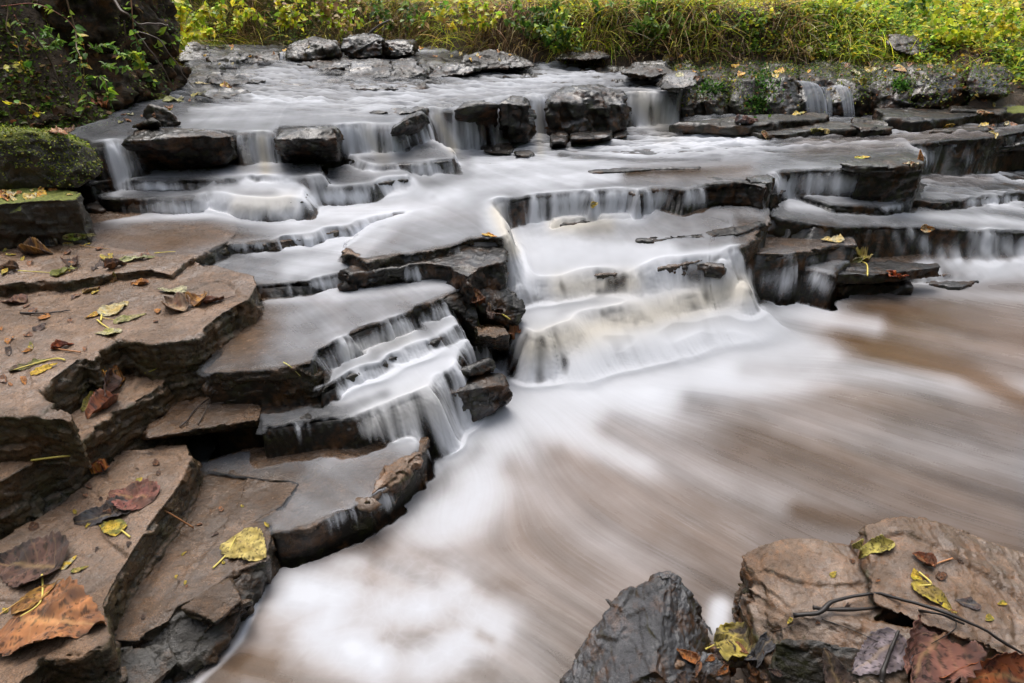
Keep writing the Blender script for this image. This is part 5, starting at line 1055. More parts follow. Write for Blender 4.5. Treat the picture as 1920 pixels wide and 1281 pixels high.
for i, (u, v, y, w, cols, lab) in enumerate([(420, 45, 5.7, 80, YG + YEL[:1], 'pale yellow green weeds at the left end of the far bank'), (530, 40, 5.6, 70, YG[:3] + DRY[:1], 'sprawling green weeds on the far bank left of the blocks'), (760, 40, 5.5, 70, GRN + DRY[:2], 'scruffy weed clump with dead stalks on the far bank'), (1130, 25, 5.6, 70, YG + YEL[:2], 'yellow weed clump on the crest of the far bank'), (1240, 75, 5.2, 50, GRN[:3], 'low dark green creeper at the foot of the far bank'), (1380, 80, 5.2, 60, GRN + YG[:2], 'mixed weeds at the foot of the bank above the mossy rock'), (1500, 70, 5.3, 70, YG + YEL[:2], 'sunlit weeds with yellow leaves above the twin falls'), (1620, 30, 5.8, 80, YG[:3] + GRN[:1], 'broad green weed clump beyond the log'), (1760, 40, 5.5, 80, YG[:2] + GRN[:2], 'green weed clump right behind the log'), (1880, 60, 5.0, 70, YG + YEL[:1], 'tall weeds at the right picture edge'), (1010, 60, 5.3, 60, GRN, 'leafy green bramble hanging over the middle of the far bank'), (1060, 80, 5.1, 50, GRN + YG[:1], 'green bramble close to the water under the far bank'), (1180, 50, 5.3, 70, GRN + YG[:2], 'dense bramble right of the dark gap in the far bank'), (1300, 60, 5.4, 60, YG + YEL[:1], 'yellowish weed clump on the far bank above the bare rocks'),
                                             (1560, 60, 5.4, 80, YG[:3] + YEL[1:2], 'tall sunlit yellow weed clump left of the log'), (1440, 50, 5.6, 70, YG, 'yellow green weed clump behind the bare rocks'), (880, 40, 5.4, 70, YG + DRY[1:2], 'loose grassy clump drooping above the middle stream'), (1820, 85, 4.9, 70, YG[:3], 'feathery pale weeds right of the log'), (650, 45, 5.5, 60, DRY[:2] + YG[:2], 'straggling brown green clump above the square blocks')]):
    st = []
    for k in range(14):
        a_ = rng.uniform(-1, 1); b0 = A(u + a_ * w * .4, v + 18, y); st.append([b0, A(u + a_ * w * .8, v - 15 + rng.uniform(-10, 10), y - .08), A(u + a_ * w * 1.1, v - 40 + rng.uniform(-30, 25), y - .16)])
    spray('weed_clump', lab, 'weeds', st, 320, cols, (.018, .062), r=.002)
st = [[A(455 + 8 * k, 40 + (k % 3) * 6, 5.6), A(440 + 12 * k, 20, 5.4), A(430 + 14 * k, 60 + (k % 4) * 8, 5.2)] for k in range(12)]
# bare roots and twigs on the left bank
for pts, lab, r in [([A(190,-20,3.0), A(230,20,2.9), A(245,40,2.9), A(290,50,2.95), A(315,45,3.0)], 'dark root curving out of the top left bank', .008),
                    ([A(250,60,3.0), A(280,90,3.0), A(310,140,3.0), A(330,170,3.0)], 'thin hanging root ending above the stream bank', .004), ([A(262,60,3.0), A(300,80,3.0), A(335,130,3.0), A(365,160,3.0)], 'long slanting root beside the stream bank', .004),
                    ([A(60,60,2.6), A(100,120,2.6), A(130,180,2.6), A(145,215,2.6)], 'dark stem leaning across the moss of the left bank', .005), ([A(230,40,2.9), A(235,100,2.9), A(243,150,2.9)], 'short straight root in the shaded left bank', .003)]:
    tag(cloud('root', [tube(curve(pts, 30, .012), np.linspace(r, r * .4, 30), (.05, .03, .018), 7)], M['stem'], None, True), lab, 'root')
# moss cushions with tiny leaves on the bank rocks
for u, v, w, h, lab in [(1435, 150, 34, 40, 'bright green moss tuft on the dark bank rock'), (1420, 195, 22, 22, 'smaller green moss tuft below the first on the bank rock'), (1690, 160, 16, 14, 'little green tuft on the glistening bank rock'), (1330, 165, 30, 14, 'olive moss tuft on the rounded bank rock')]:
    pts = []
    for k in range(260):
        h_ = cast(u + rng.normal() * w * .45, v + rng.normal() * h * .45)
        if h_ and 2.8 < h_[0].y < 5.5: pts.append((*h_[0], *h_[1]))
    if pts:
        Pn = np.array(pts); n = len(Pn); tag(cloud('moss_tuft', [leaf_faces(Pn[:, :3], unit(Pn[:, 3:] + .9 * rng.standard_normal((n, 3))), rdir(n, .5), rng.uniform(.012, .028, n), pick([(.06, .16, .02), (.10, .22, .03), (.03, .08, .015)], n))], M['green']), lab, 'moss', kind='stuff')

# ------------------------------------------------------------------ fallen leaves
def leaf_mesh(L, kind, base, base2, curl, wid, seed, res=1.0):
    """heart shaped toothed blade with midrib and side veins; +Y is the tip"""
    nt_, ns = int(30 * res) + 6, int(18 * res) + 5; t = np.linspace(0, 1, nt_); s = np.linspace(-1, 1, ns); T, Sx = np.meshgrid(t, s, indexing='ij')
    w = wid * .5 * (np.sin(np.clip(T, 0, 1) ** .55 * math.pi) ** .75) * (1 - .35 * T); w = w * (1 + .05 * np.sin(T * 70 + seed)) + .004
    x = Sx * w * L; y = (T + .0) * L - .13 * L * np.abs(Sx) * np.exp(-T * 7)
    a, b_, c_ = curl; r2 = np.random.default_rng(seed)
    z = a * L * (Sx ** 2) * w / wid * 2 + b_ * L * (T - .4) ** 2 + c_ * L * Sx * T
    qn = np.stack([x.ravel() / L * 3 + seed, y.ravel() / L * 3, z.ravel() * 0], 1); z = z + (.10 * L * fbm(qn * 1.2, 3)).reshape(x.shape)
    vein = np.minimum(np.abs(Sx) * 3.2, 1); sv = np.abs(((T * 7 - np.abs(Sx) * 2.1) % 1) - .5) * 2; veinm = np.clip(1 - vein * 2.2, 0, 1) + .45 * np.clip(1 - (1 - sv) * 5, 0, 1)
    z = z - .010 * L * np.clip(1 - (1 - sv) * 3, 0, 1)
    k = np.clip(.5 + .9 * fbm(qn * 1.7 + 4, 4).reshape(x.shape), 0, 1)[..., None]; sp = (fbm(qn * 9 + 9, 2).reshape(x.shape) > .45)[..., None]
    c = np.array(base) * (1 - k) + np.array(base2) * k; c = np.where(sp, c * .3, c) * (.75 + .4 * np.clip(.6 + 1.1 * fbm(qn * 3 + 2, 3).reshape(x.shape), 0, 1))[..., None]; c = c + (np.array([.35, .24, .10]) - c * .3) * .45 * np.clip(veinm, 0, 1)[..., None]
    return np.stack([x.ravel(), y.ravel(), z.ravel()], 1), grid_faces(nt_, ns), c.reshape(-1, 3)
LEAFN = [0]
def leaf(u, v, size, head, base, base2, label, stem=None, curl=(.12, .15, 0), wid=.95, tilt=None, group=None, cat='leaf', conform=1.0, yy=None, res=1.0, name='fallen_leaf'):
    """size in photo pixels, head = direction of the tip in the picture (degrees, 0 right, 90 up)"""
    h = cast(u, v) if yy is None else None
    if h is None and yy is None: return
    if u < 500 and v < 760 and size > 20: size *= .82
    if h: loc = np.array(h[0]); nr_ = np.array(h[1])
    else: loc = A(u, v, yy); nr_ = np.array([0, -.8, .4])
    for du, dv in ((6, 0), (-6, 0), (0, 5), (0, -5)):
        if yy is None:
            g = cast(u + du, v + dv)
            if g and abs(g[0].y - loc[1]) < .15: nr_ = nr_ + np.array(g[1])
    if tilt is not None: nr_ = np.array(tilt, float)
    n_ = unit(nr_); D = depth_of(loc); L = size * D / FP
    hr = math.radians(head); pl = plane_hit(u + math.cos(hr) * 20, v - math.sin(hr) * 20, loc, n_); d = unit(pl - loc); L = min(L * max(1.0, np.linalg.norm(pl - loc) * FP / D / 20 * .75 + .25), size * D / FP * 1.7)
    s_ = unit(np.cross(d, n_)); LEAFN[0] += 1
    V, F, C = leaf_mesh(L, 0, base, base2, curl, wid, LEAFN[0] * 7 + 1, res)
    V[:, 1] -= L * .45
    Wd = loc + V[:, :1] * s_ + V[:, 1:2] * d + V[:, 2:] * n_ + n_ * .0015
    if conform and yy is None and n_[2] > .3 and size > 24:
        gz_ = []
        for p in Wd:
            z_ = drop(p[0], p[1], loc[2] + .05)
            gz_.append(z_ if z_ is not None and abs(z_ - loc[2]) < .03 else loc[2])
        gz_ = np.array(gz_); plane = loc[2]; rel = V[:, 2]
        Wd[:, 2] = np.maximum(gz_ * .8 + .2 * np.mean(gz_) , gz_) + .0015 + np.maximum(rel, 0) * n_[2]
    o = mesh_np(name, Wd - loc, F, M['leaf']); o.location = loc; add_col(o, 'Col', C); tag(o, label, cat, group)
    so_ = o.modifiers.new('thickness', 'SOLIDIFY'); so_.thickness = .0006 * D
    if stem:
        k = 14; P0 = loc - d * L * .45 + n_ * .002; pts = [P0]
        for su, sv_ in stem:
            hh = cast(su, sv_); pts.append(np.array(hh[0]) + [0, 0, .004] if hh and yy is None and abs(hh[0].y - loc[1]) < .35 else A(su, sv_, loc[1] + .01))
        C2 = curve(pts, k); st_ = cloud('stem', [tube(C2 - loc, np.linspace(.0011, .0017, k) * D ** .7, (.55, .45, .10) if base[1] > .12 else (.35, .16, .07), 6)], M['stem'], o, True)
    return o
def plane_hit(u, v, p0, n):
    dx, dy, dz = ray(u, v); d = np.array([float(dx), float(dy), float(dz)]); c = np.array([0, 0, CAM_H]); den = d @ n
    if abs(den) < 1e-4: return p0 + np.array([.01, 0, 0])
    return c + d * (((p0 - c) @ n) / den)
YL, YL2, OR, OR2, RD, RD2 = (.66, .44, .05), (.50, .36, .11), (.55, .22, .03), (.30, .10, .02), (.35, .05, .02), (.16, .03, .02)
BR, BR2, DK, DK2, PL, PL2, OL, OL2, SL, PU = (.36, .15, .06), (.16, .065, .03), (.045, .03, .025), (.10, .06, .05), (.52, .47, .30), (.38, .33, .16), (.22, .22, .05), (.12, .11, .03), (.09, .09, .10), (.15, .065, .045)
leaf(112, 1168, 168, -8, (.42, .17, .06), (.17, .07, .03), 'large curled spotted brown leaf on the lowest left slab', [(78, 1130), (80, 1080)], (.16, .12, .05), 1.0, res=2)
leaf(246, 935, 80, 165, PU, (.28, .10, .08), 'dark red veined leaf with a long stem near the slab edge', [(310, 960), (363, 992)], (.15, .2, 0), .95, res=1.6)
leaf(195, 968, 88, 190, DK, SL, 'black rotting leaf beside the dark red one', None, (.1, .1, .1), .8, res=1.4)
leaf(208, 990, 46, 160, YL, OL, 'yellow and black leaf piece lying on the rotting leaf', [(230, 998), (245, 1010)], (.1, .1, 0), .7)
leaf(52, 1062, 116, 175, (.12, .062, .045), (.05, .032, .028), 'big wet maroon leaf at the left picture edge', None, (.18, .15, .1), 1.0, res=1.6)
leaf(72, 1118, 78, 30, (.42, .22, .05), (.2, .09, .03), 'ochre leaf lying between the maroon and the spotted brown leaf', None, (.1, .1, 0), .6)
leaf(130, 1056, 30, 40, YL, PL, 'small yellow leaf tip poking from under the maroon leaf', None, (.1, .1, 0), .6)
leaf(150, 1068, 26, 15, OL, YL2, 'small olive leaf scrap right of the maroon leaf', None, (.05, .1, 0), .5)
leaf(468, 1026, 74, -35, (.62, .49, .16), (.32, .24, .06), 'pale yellow speckled leaf with its stem on the tapering slab', [(425, 1042), (400, 1068)], (.05, .1, 0), 1.0, res=1.6)
leaf(178, 868, 40, -20, OR, RD, 'small orange red leaf on the dark slab face', [(130, 858), (60, 866)], (.2, .2, .2), .5)
leaf(212, 705, 62, 60, (.62, .30, .03), (.30, .10, .02), 'orange leaf tucked upright in the cleft of the broad slab', None, (.2, .2, .1), .95, tilt=(.1, -.7, .6))
leaf(200, 722, 60, 240, PU, DK2, 'dark brown leaf below the orange one in the cleft', None, (.1, .2, .1), .8)
leaf(192, 768, 62, 215, (.34, .11, .04), (.18, .05, .03), 'curled reddish brown leaf on the second step', None, (.5, .1, .1), .6)
leaf(170, 758, 52, 230, (.42, .30, .05), OL, 'narrow ochre leaf beside the curled reddish one', None, (.3, .1, .1), .35)
leaf(218, 578, 62, 35, PL, YL2, 'pale yellow green leaf in the middle of the broad sandy slab', [(193, 588), (190, 604)], (.12, .1, 0), .8)
leaf(202, 626, 54, 175, PL, (.45, .42, .12), 'pale leaf with a stem near the front edge of the broad slab', [(195, 612), (183, 602)], (.1, .12, 0), .75)
leaf(245, 597, 62, 20, OL, PL2, 'flat olive leaf stuck to the broad slab', None, (.02, .02, 0), .7)
leaf(172, 593, 28, 200, OR, YL, 'tiny bright orange leaf on the broad slab', None, (.1, .1, 0), .6)
leaf(322, 546, 62, 170, PL, (.38, .37, .20), 'pale grey green leaf near the back of the broad slab', None, (.1, .1, 0), .6)
leaf(262, 534, 34, 180, OR, BR, 'small rust leaf under the upper slab edge', None, (.3, .1, .1), .7)
leaf(172, 546, 34, 20, (.5, .36, .15), BR2, 'tan leaf curled against the upper slab edge', None, (.3, .1, .1), .6)
leaf(330, 577, 46, 160, (.42, .30, .20), BR2, 'curled tan leaf at the left of the brown leaf cluster', None, (.4, .2, .1), .8)
leaf(374, 566, 40, 60, (.50, .24, .04), BR2, 'folded orange brown leaf in the brown leaf cluster', None, (.5, .2, .1), .8)
leaf(402, 566, 40, 10, (.24, .10, .06), BR2, 'crumpled dark brown leaf at the right of the leaf cluster', None, (.4, .3, .1), .7)
leaf(118, 651, 40, 10, (.45, .10, .02), RD2, 'red leaf with an orange stem on the broad sandy slab', [(130, 660), (152, 663)], (.3, .2, 0), .6)
leaf(84, 694, 50, 20, YL, (.55, .34, .04), 'bright yellow leaf near the left front of the broad slab', None, (.05, .1, 0), .5)
leaf(62, 682, 84, 20, OL, DK2, 'long dark olive leaf behind the bright yellow one', [(100, 676), (123, 678)], (.05, .05, 0), .35)
leaf(25, 566, 60, 170, BR2, PU, 'maroon leaf on the broad slab at the left picture edge', None, (.2, .2, 0), .6)
leaf(72, 476, 62, 0, DK2, (.40, .20, .04), 'dark curled leaf with an orange tip on the upper slab', None, (.5, .2, 0), .5)
leaf(122, 512, 52, 20, OL, (.33, .35, .06), 'olive leaf near the front of the upper slab', None, (.2, .1, 0), .45)
leaf(258, 487, 66, 5, (.40, .40, .22), OL, 'greyish green leaf at the right end of the upper slab', None, (.1, .1, 0), .4)
leaf(218, 500, 44, 10, BR, DK2, 'brown curled leaf on the front edge of the upper slab', None, (.5, .1, 0), .5)
leaf(135, 496, 26, 100, DK, BR2, 'small black curled leaf in the middle of the upper slab', None, (.5, .1, 0), .8)
leaf(14, 506, 40, 180, (.38, .22, .12), DK, 'pale brown curled leaf at the left end of the upper slab', None, (.5, .1, 0), .6)
leaf(150, 443, 60, 5, (.20, .26, .03), PL2, 'green grassy leaf at the edge of the brown shallows', None, (.05, .05, 0), .3)
leaf(92, 461, 54, 175, SL, (.25, .22, .16), 'grey wet leaf at the back of the upper slab', None, (.05, .1, 0), .5)
leaf(135, 458, 34, 5, YL, PL, 'yellow strip of leaf behind the grey one', None, (.05, .1, 0), .3)
leaf(213, 520, 26, 90, (.30, .26, .06), BR, 'ochre leaf hanging on the front face of the upper slab', None, (.05, .1, 0), .6)
leaf(918, 442, 28, -20, (.62, .40, .03), OR, 'yellow orange leaf on the tip of the brown nosed ledge', None, (.1, .1, 0), .45)
leaf(892, 563, 52, 260, (.26, .10, .04), BR2, 'wet brown leaf draped over the block beside the cascade', None, (.3, .1, .1), .6, tilt=(.1, -.8, .5))
leaf(928, 585, 60, 300, (.10, .045, .03), DK, 'dark twisted leaf trapped in the middle of the cascade', None, (.5, .2, .1), .5, tilt=(.3, -.8, .4))
leaf(962, 622, 46, 275, (.40, .15, .07), BR, 'rusty leaf dangling at the edge of the cascade', [(955, 600), (940, 590)], (.4, .2, .1), .6, tilt=(.2, -.9, .3))
leaf(1114, 383, 14, 20, YL, PL, 'tiny yellow leaf caught on the chute ledge', None, (.1, .1, 0), .8)
leaf(1558, 449, 38, 180, YL2, PL, 'yellow leaf lying under water on the olive slab', None, (.05, .05, 0), .7)
leaf(1617, 475, 36, 80, (.50, .45, .05), YL2, 'yellow leaf with a hanging green stem on the black ledge tip', [(1625, 498), (1626, 519)], (.1, .1, 0), .9, tilt=(-.1, -.7, .6))
leaf(1604, 490, 24, 20, PL, OL, 'pale folded leaf under the yellow one on the ledge tip', None, (.4, .1, 0), .5)
leaf(1682, 518, 38, -8, (.45, .12, .02), RD, 'red leaf on the lowest slab above the brown pool', None, (.3, .1, 0), .5)
leaf(1738, 430, 24, 0, OR, PL, 'orange leaf on the lip of the long right ledge', None, (.2, .1, 0), .6)
leaf(1722, 298, 30, 80, (.50, .20, .03), BR, 'orange brown leaf standing at the corner of the square block', None, (.3, .1, 0), .4, tilt=(.1, -.9, .2))
leaf(1618, 296, 28, 0, (.35, .42, .04), YL, 'green yellow leaf on the thin slab above the square block', None, (.05, .1, 0), .4)
leaf(1706, 308, 26, 150, PL, BR, 'pale leaf beside the orange brown one on the square block', None, (.2, .1, 0), .6)
leaf(1500, 214, 24, 10, OL, YL, 'yellow green leaf on the mossy thin slab', None, (.1, .1, 0), .4)
leaf(1538, 243, 32, -10, YL2, OL, 'olive yellow leaf on the long low ledge', None, (.1, .1, 0), .5)
leaf(1436, 256, 22, -60, (.5, .36, .16), BR, 'tan leaf hanging from the long low ledge', None, (.1, .1, 0), .4)
leaf(1400, 232, 40, 0, (.22, .10, .07), SL, 'brown leaf heap on the long low ledge', None, (.4, .2, 0), .7)
leaf(1636, 1028, 78, 200, (.56, .48, .12), (.40, .33, .08), 'yellow green curled leaf on the far edge of the tan boulder', None, (.22, .10, .2), .36, res=1.5)
leaf(1730, 1052, 36, 150, (.28, .08, .03), BR2, 'crumbled red brown leaf bit on the tan boulder', [(1760, 1058), (1785, 1050)], (.5, .3, 0), .8)
leaf(1716, 1079, 26, 100, (.60, .52, .04), YL, 'small bright yellow leaf tip below the red brown bit', None, (.1, .1, 0), .7)
leaf(1752, 1122, 74, -35, (.56, .43, .05), (.28, .20, .05), 'torn yellow leaf with a long stem on the tan boulder', [(1745, 1098), (1722, 1076)], (.1, .1, 0), .5, res=1.4)
leaf(1812, 1133, 40, 170, SL, DK2, 'slate coloured leaf scrap right of the torn yellow leaf', None, (.1, .1, 0), .6)
leaf(1400, 1192, 112, 25, (.52, .41, .08), (.06, .045, .04), 'yellow and blackish leaf spanning the gap between the boulders', [(1355, 1205), (1322, 1220)], (.12, .1, 0), .75, res=1.8, tilt=(0, -.5, .8))
leaf(1424, 1225, 66, 210, (.06, .055, .06), SL, 'dark slate leaf under the yellow and blackish one', None, (.2, .1, 0), .6, tilt=(0, -.5, .8))
leaf(1288, 1230, 40, 170, (.42, .14, .03), BR, 'rust coloured leaf beside the blue grey boulder', None, (.3, .1, 0), .7, tilt=(0, -.5, .8))
leaf(1642, 1232, 92, 210, (.30, .25, .27), (.14, .11, .12), 'pale purple grey leaf behind the short black stick', None, (.12, .1, 0), .9, res=1.5, tilt=(0, -.5, .8))
leaf(1735, 1235, 165, 240, (.12, .055, .045), (.24, .10, .07), 'large crumpled maroon leaf at the bottom right', None, (.25, .2, .1), .8, res=2, tilt=(0, -.5, .8))
leaf(1850, 1272, 150, 170, (.36, .10, .03), (.14, .04, .02), 'rusty red leaf in the bottom right corner', None, (.25, .2, .1), .7, res=2, tilt=(0, -.5, .8))
leaf(1560, 1262, 70, 120, (.07, .045, .03), DK2, 'black wet leaf left of the short black stick', None, (.2, .1, 0), .7, tilt=(0, -.5, .8))
for u, v, sz, hd, b1, b2, lab in [(1255,110,22,0,YL,PL,'yellow leaf on bare rock below the weeds'), (1463,135,18,60,YL,OR,'upright yellow leaf beside the green moss tuft'), (1603,138,18,120,PL,OL,'pale leaf above the right small fall'), (1632,133,22,150,PL,YL,'pale leaf high on the glistening bank rock'), (1620,160,24,-50,YL,OL,'long yellow leaf hanging beside the right small fall'),
                                   (1688,131,24,-20,YL,BR,'yellow brown leaf near the log'), (1510,97,28,0,PL,YL2,'pale green leaf on the mud bar'), (1848,212,26,-30,(.5,.34,.16),BR,'tan leaf on the right corner ledge'), (1779,237,20,20,YL,OR,'orange yellow leaf on the right black ledge'), (1845,236,16,60,PL,YL,'pale small leaf at the end of the right black ledge'),
                                   (380,158,30,10,PL,YL2,'pale leaf on the flat wet rock by the left bank'), (425,162,26,-20,YL,BR,'yellow brown leaf right of the pale one'), (325,190,40,0,(.45,.45,.2),OL,'large pale leaf at the stream edge by the driftwood'), (300,182,26,10,(.3,.36,.06),OL,'green leaf above the large pale one'), (190,195,40,20,(.36,.10,.02),OR2,'rust red leaf heap on the left bank'), (105,248,44,170,(.5,.36,.22),BR,'tan leaf behind the green boulder'),
                                   (75,240,40,10,BR,PU,'brown leaf behind the green boulder'), (130,243,30,80,(.25,.14,.08),BR2,'dark brown leaf standing behind the green boulder')]:
    leaf(u, v, sz, hd, b1, b2, lab, None, (.15, .15, 0), .65, res=.4)
# scattered litter nobody could tell apart
def litter(n, poly, cols, sz, label, group):
    p = np.array(poly, float); lo, hi = p.min(0), p.max(0); k = 0; t = 0
    while k < n and t < n * 40:
        t += 1; u, v = rng.uniform(lo, hi)
        if not inside(np.array([[u, v]]), p)[0]: continue
        h = cast(u, v)
        if not h or h[1].z < .35: continue
        b1, b2 = cols[rng.integers(len(cols))]; leaf(u, v, rng.uniform(*sz), rng.uniform(0, 360), b1, b2, label, None, (.15, .15, 0), rng.uniform(.3, .8), group=group, res=.2, conform=0); k += 1
litter(34, [(1150,105),(1640,104),(1810,135),(1800,150),(1500,150),(1280,150)], [(YL, PL), (YL, OR), (BR, DK2), (PL, OL)], (7, 14), 'small yellow or brown leaf scattered on the dark bank rocks', 'small leaves on the dark bank rocks')
litter(22, [(380,85),(900,92),(1000,105),(1000,125),(700,110),(380,130)], [(YL, OR), (BR, OR), (YL, PL)], (5, 9), 'tiny yellow or brown leaf on the wet rocks of the upper stream', 'tiny leaves on the upper stream rocks')
litter(24, [(0,560),(200,545),(420,540),(400,590),(220,630),(0,740)], [(YL, OL), (BR, DK2), (DK, DK2), (OR, BR)], (9, 20), 'small leaf fragment scattered on the broad sandy slab', 'leaf fragments on the broad sandy slab')
litter(16, [(0,470),(120,450),(330,490),(280,500),(0,522)], [(YL, OL), (BR, DK2), (DK, DK2)], (9, 20), 'small leaf fragment scattered on the upper sandy slab', 'leaf fragments on the upper sandy slab')
litter(14, [(0,358),(130,355),(140,366),(0,380)], [(YL, OR), (BR, OR), (YL, PL)], (10, 26), 'small yellow leaf lying on the slab under the green boulder', 'leaves on the slab under the green boulder')
litter(10, [(1800,170),(1920,180),(1920,270),(1800,240)], [(YL, PL), (BR, DK2)], (8, 16), 'small leaf scattered on the ledges of the right bank', 'small leaves on the right bank ledges')
litter(14, [(180,215),(350,170),(420,150),(330,210),(200,240)], [(YL, OL), (BR, DK2), (PL, OL)], (8, 18), 'small leaf lying on the left bank beside the stream', 'small leaves beside the left of the stream')
litter(24, [(0,1020),(180,900),(340,840),(340,870),(200,1100),(0,1150)], [(YL, OL), (BR, DK2), (DK, DK2), (BR2, DK)], (7, 17), 'small torn leaf fragment on the slab with the big brown leaf', 'leaf fragments on the slab of the big brown leaf')
litter(12, [(380,890),(540,905),(500,1000),(430,1060),(260,1180),(300,1050)], [(BR, DK2), (DK, DK2), (YL, OL)], (6, 13), 'tiny leaf fragment on the tapering wet slab', 'leaf fragments on the tapering slab')
litter(18, [(1400,1100),(1700,1020),(1900,1080),(1900,1200),(1450,1190)], [(BR, DK2), (DK, DK2), (YL, OL), (BR2, DK)], (7, 16), 'small leaf fragment scattered on the tan boulder', 'leaf fragments on the tan boulder')
litter(20, [(1290,1215),(1440,1200),(1460,1281),(1250,1281)], [(BR, DK2), (DK, DK2), (OR2, BR2)], (14, 30), 'dark leaf scrap packed between the small stones', 'leaf scraps among the small stones')
# sticks, stems and twigs
def stick(name, label, pts, r, col, cat='twig', lift=.004, wob=.0, mat='stem', r2=.5, n=30):
    out = []
    for p in pts:
        if len(p) == 3: out.append(A(*p)); continue
        h = cast(*p)
        if h: out.append(np.array(h[0]) + np.array([0, 0, lift]))
    if len(out) < 2: return
    C = curve(out, n, wob); D = depth_of(C[0]); tag(cloud(name, [tube(C, np.linspace(1, r2, n) * r * (1 + .25 * vnoise(np.c_[np.arange(n) * .7, np.zeros(n), np.zeros(n)])), col, 7)], M[mat], None, True), label, cat)
stick('twig', 'long forked black twig lying across the tan boulder', [(1485,1166),(1530,1160),(1556,1142),(1620,1128),(1700,1138),(1790,1170),(1860,1205),(1935,1250)], .0042, (.014, .011, .010), wob=.003, lift=.016)
stick('twig', 'lower strand of the black twig on the tan boulder', [(1520,1152),(1600,1152),(1680,1150),(1740,1160),(1800,1178)], .0036, (.016, .012, .010), wob=.003, lift=.014)
stick('twig', 'thin bare twig under the long black twig', [(1390,1184),(1450,1186),(1500,1170)], .0012, (.03, .02, .015)); stick('twig', 'fine twig pointing down from the long black twig', [(1540,1164),(1600,1185),(1645,1207)], .0012, (.02, .014, .01))
stick('twig', 'fine dark twig crossing the right end of the long black twig', [(1780,1150),(1790,1180),(1745,1210)], .0012, (.02, .014, .01))
stick('stick', 'short thick black stick standing in front of the pale purple leaf', [(1652,1285),(1662,1240),(1682,1190)], .0048, (.02, .016, .014), cat='stick', wob=.004, lift=.01)
stick('stem', 'pale yellow leaf stem dangling over the black ledge edge', [(532,682),(545,690),(565,709)], .0016, (.60, .55, .14), cat='leaf stem')
stick('stem', 'yellow leaf stem lying at the left of the upper slab', [(35,510),(70,512),(100,514)], .0016, (.55, .48, .08), cat='leaf stem'); stick('stem', 'yellow leaf stem at the back of the upper slab by the shallows', [(290,477),(310,475),(330,474)], .0016, (.60, .50, .06), cat='leaf stem')
stick('stem', 'thin brown stem at the back of the upper slab', [(150,462),(180,467),(207,469)], .0013, (.35, .2, .06), cat='leaf stem'); stick('stem', 'orange stem low on the broad slab', [(190,596),(200,600),(215,602)], .0013, (.55, .42, .08), cat='leaf stem')
stick('stem', 'yellow stem beside the tiny leaf in the dark recess', [(273,702),(285,698),(296,693)], .0014, (.5, .5, .08), cat='leaf stem'); stick('stem', 'orange stem at the lower left picture edge', [(0,1155),(30,1135),(45,1125)], .0014, (.5, .3, .08), cat='leaf stem')
stick('twig', 'dark furry twig lying across the broad sandy slab', [(40,590),(90,588),(132,585)], .0034, (.03, .022, .018), wob=.002); stick('twig', 'brown twig at the right of the leaf cluster', [(412,566),(430,560),(445,556)], .002, (.12, .07, .05)); stick('twig', 'tiny upright twig in the leaf cluster', [(392,562),(391,555),(392,545)], .0012, (.05, .03, .02))
stick('twig', 'little black forked twig standing at the edge of the falls', [(366,236,2.95),(374,228,2.95),(380,220,2.95)], .006, (.02, .015, .012), r2=.7); stick('twig', 'dark twig bent over the wedge of rock in the recess', [(338,802),(352,790),(365,772),(392,748)], .0022, (.03, .022, .02)); stick('twig', 'second bent twig in the recess', [(372,798),(385,775),(396,750)], .0018, (.04, .028, .02))
stick('branch', 'bare grey branch leaning out of the far bank', [(690,65,5.3),(705,52,5.25),(715,45,5.2),(730,38,5.2)], .010, (.16, .14, .13), cat='branch')
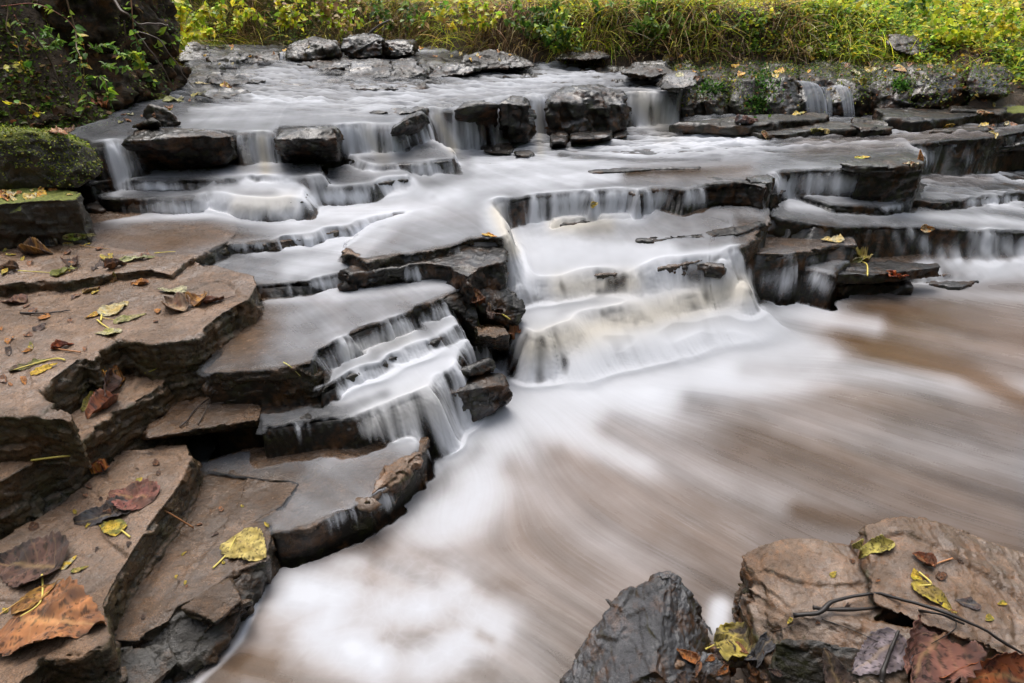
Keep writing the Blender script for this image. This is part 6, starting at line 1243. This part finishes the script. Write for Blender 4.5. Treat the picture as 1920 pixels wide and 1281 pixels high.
for i, (u, w, lab) in enumerate([(1684, .13, 'dark tree trunk rising behind the log at the top edge'), (1822, .05, 'slim tree trunk in the right of the meadow'), (1912, .11, 'tree trunk at the top right corner')]):
    y = 9.0 + i * .7; x = (u - 960) / FP * (y * CT); z0 = float(gz([[x, y]])[0])
    e = bpy.data.objects.new('tree', None); COL.objects.link(e); e.location = (x, y, z0 - .1); tag(e, lab, 'tree')
    C = curve([(0, 0, 0), (.05, .02, 1.2), (-.03, .1, 2.8), (.12, .1, 5.5)], 30, .02); r_ = np.linspace(w * 1.4, w * .5, 30); r_[0] *= 1.5
    t_ = mesh_np('trunk', *[tube(C, r_, (.05, .04, .03), 14)[k] for k in (0, 1)], M['bark'], e); lp = []
    for k in range(9):
        s0 = C[14 + k]; e0 = s0 + np.array([math.cos(k * 2.4) * 1.1, math.sin(k * 2.4) * 1.1, .9 + .1 * k]); B_ = curve([s0, (s0 + e0) / 2 + [0, 0, .15], e0], 10, .03)
        mesh_np('limb', *[tube(B_, np.linspace(w * .35, w * .08, 10), (.05, .04, .03), 6)[j] for j in (0, 1)], M['bark'], e)
        nn = 130; p = B_[rng.integers(3, 10, nn)] + rng.standard_normal((nn, 3)) * .35; lp.append(leaf_faces(p, rdir(nn, -.2), rdir(nn, .5), rng.uniform(.07, .14, nn), pick(YG + GRN, nn)))
    cloud('crown', lp, M['green'], e)
print('done', round(time.time() - T0, 1))

# unseen leaf ring as surrounding wood, added to block low sky from rock faces
parts = []
for n, a0, a1, r0, r1, zt in [(30000, math.radians(165), math.radians(375), 9, 13, 10.5), (9000, math.radians(15), math.radians(165), 36, 44, 9.0)]:
    a = rng.uniform(a0, a1, n); r = rng.uniform(r0, r1, n); z = rng.random(n); z = z * zt * (.75 + .25 * vnoise(np.c_[a * 3, z * 0, z * 0]))
    P = np.stack([np.cos(a) * r, np.sin(a) * r + 1, z + .3], 1); parts.append(leaf_faces(P, rdir(n, -.3), unit(-P * [1, 1, 0] + .6 * rng.standard_normal((n, 3)) * 6), rng.uniform(.4, .8, n) * (r / 10) ** .6, pick(GRN + DRY[2:3], n)))
tag(cloud('light_blocking_woods', parts, M['green']), 'unseen ring of wood foliage added round the clearing to block low sky light', 'wood', kind='stuff')
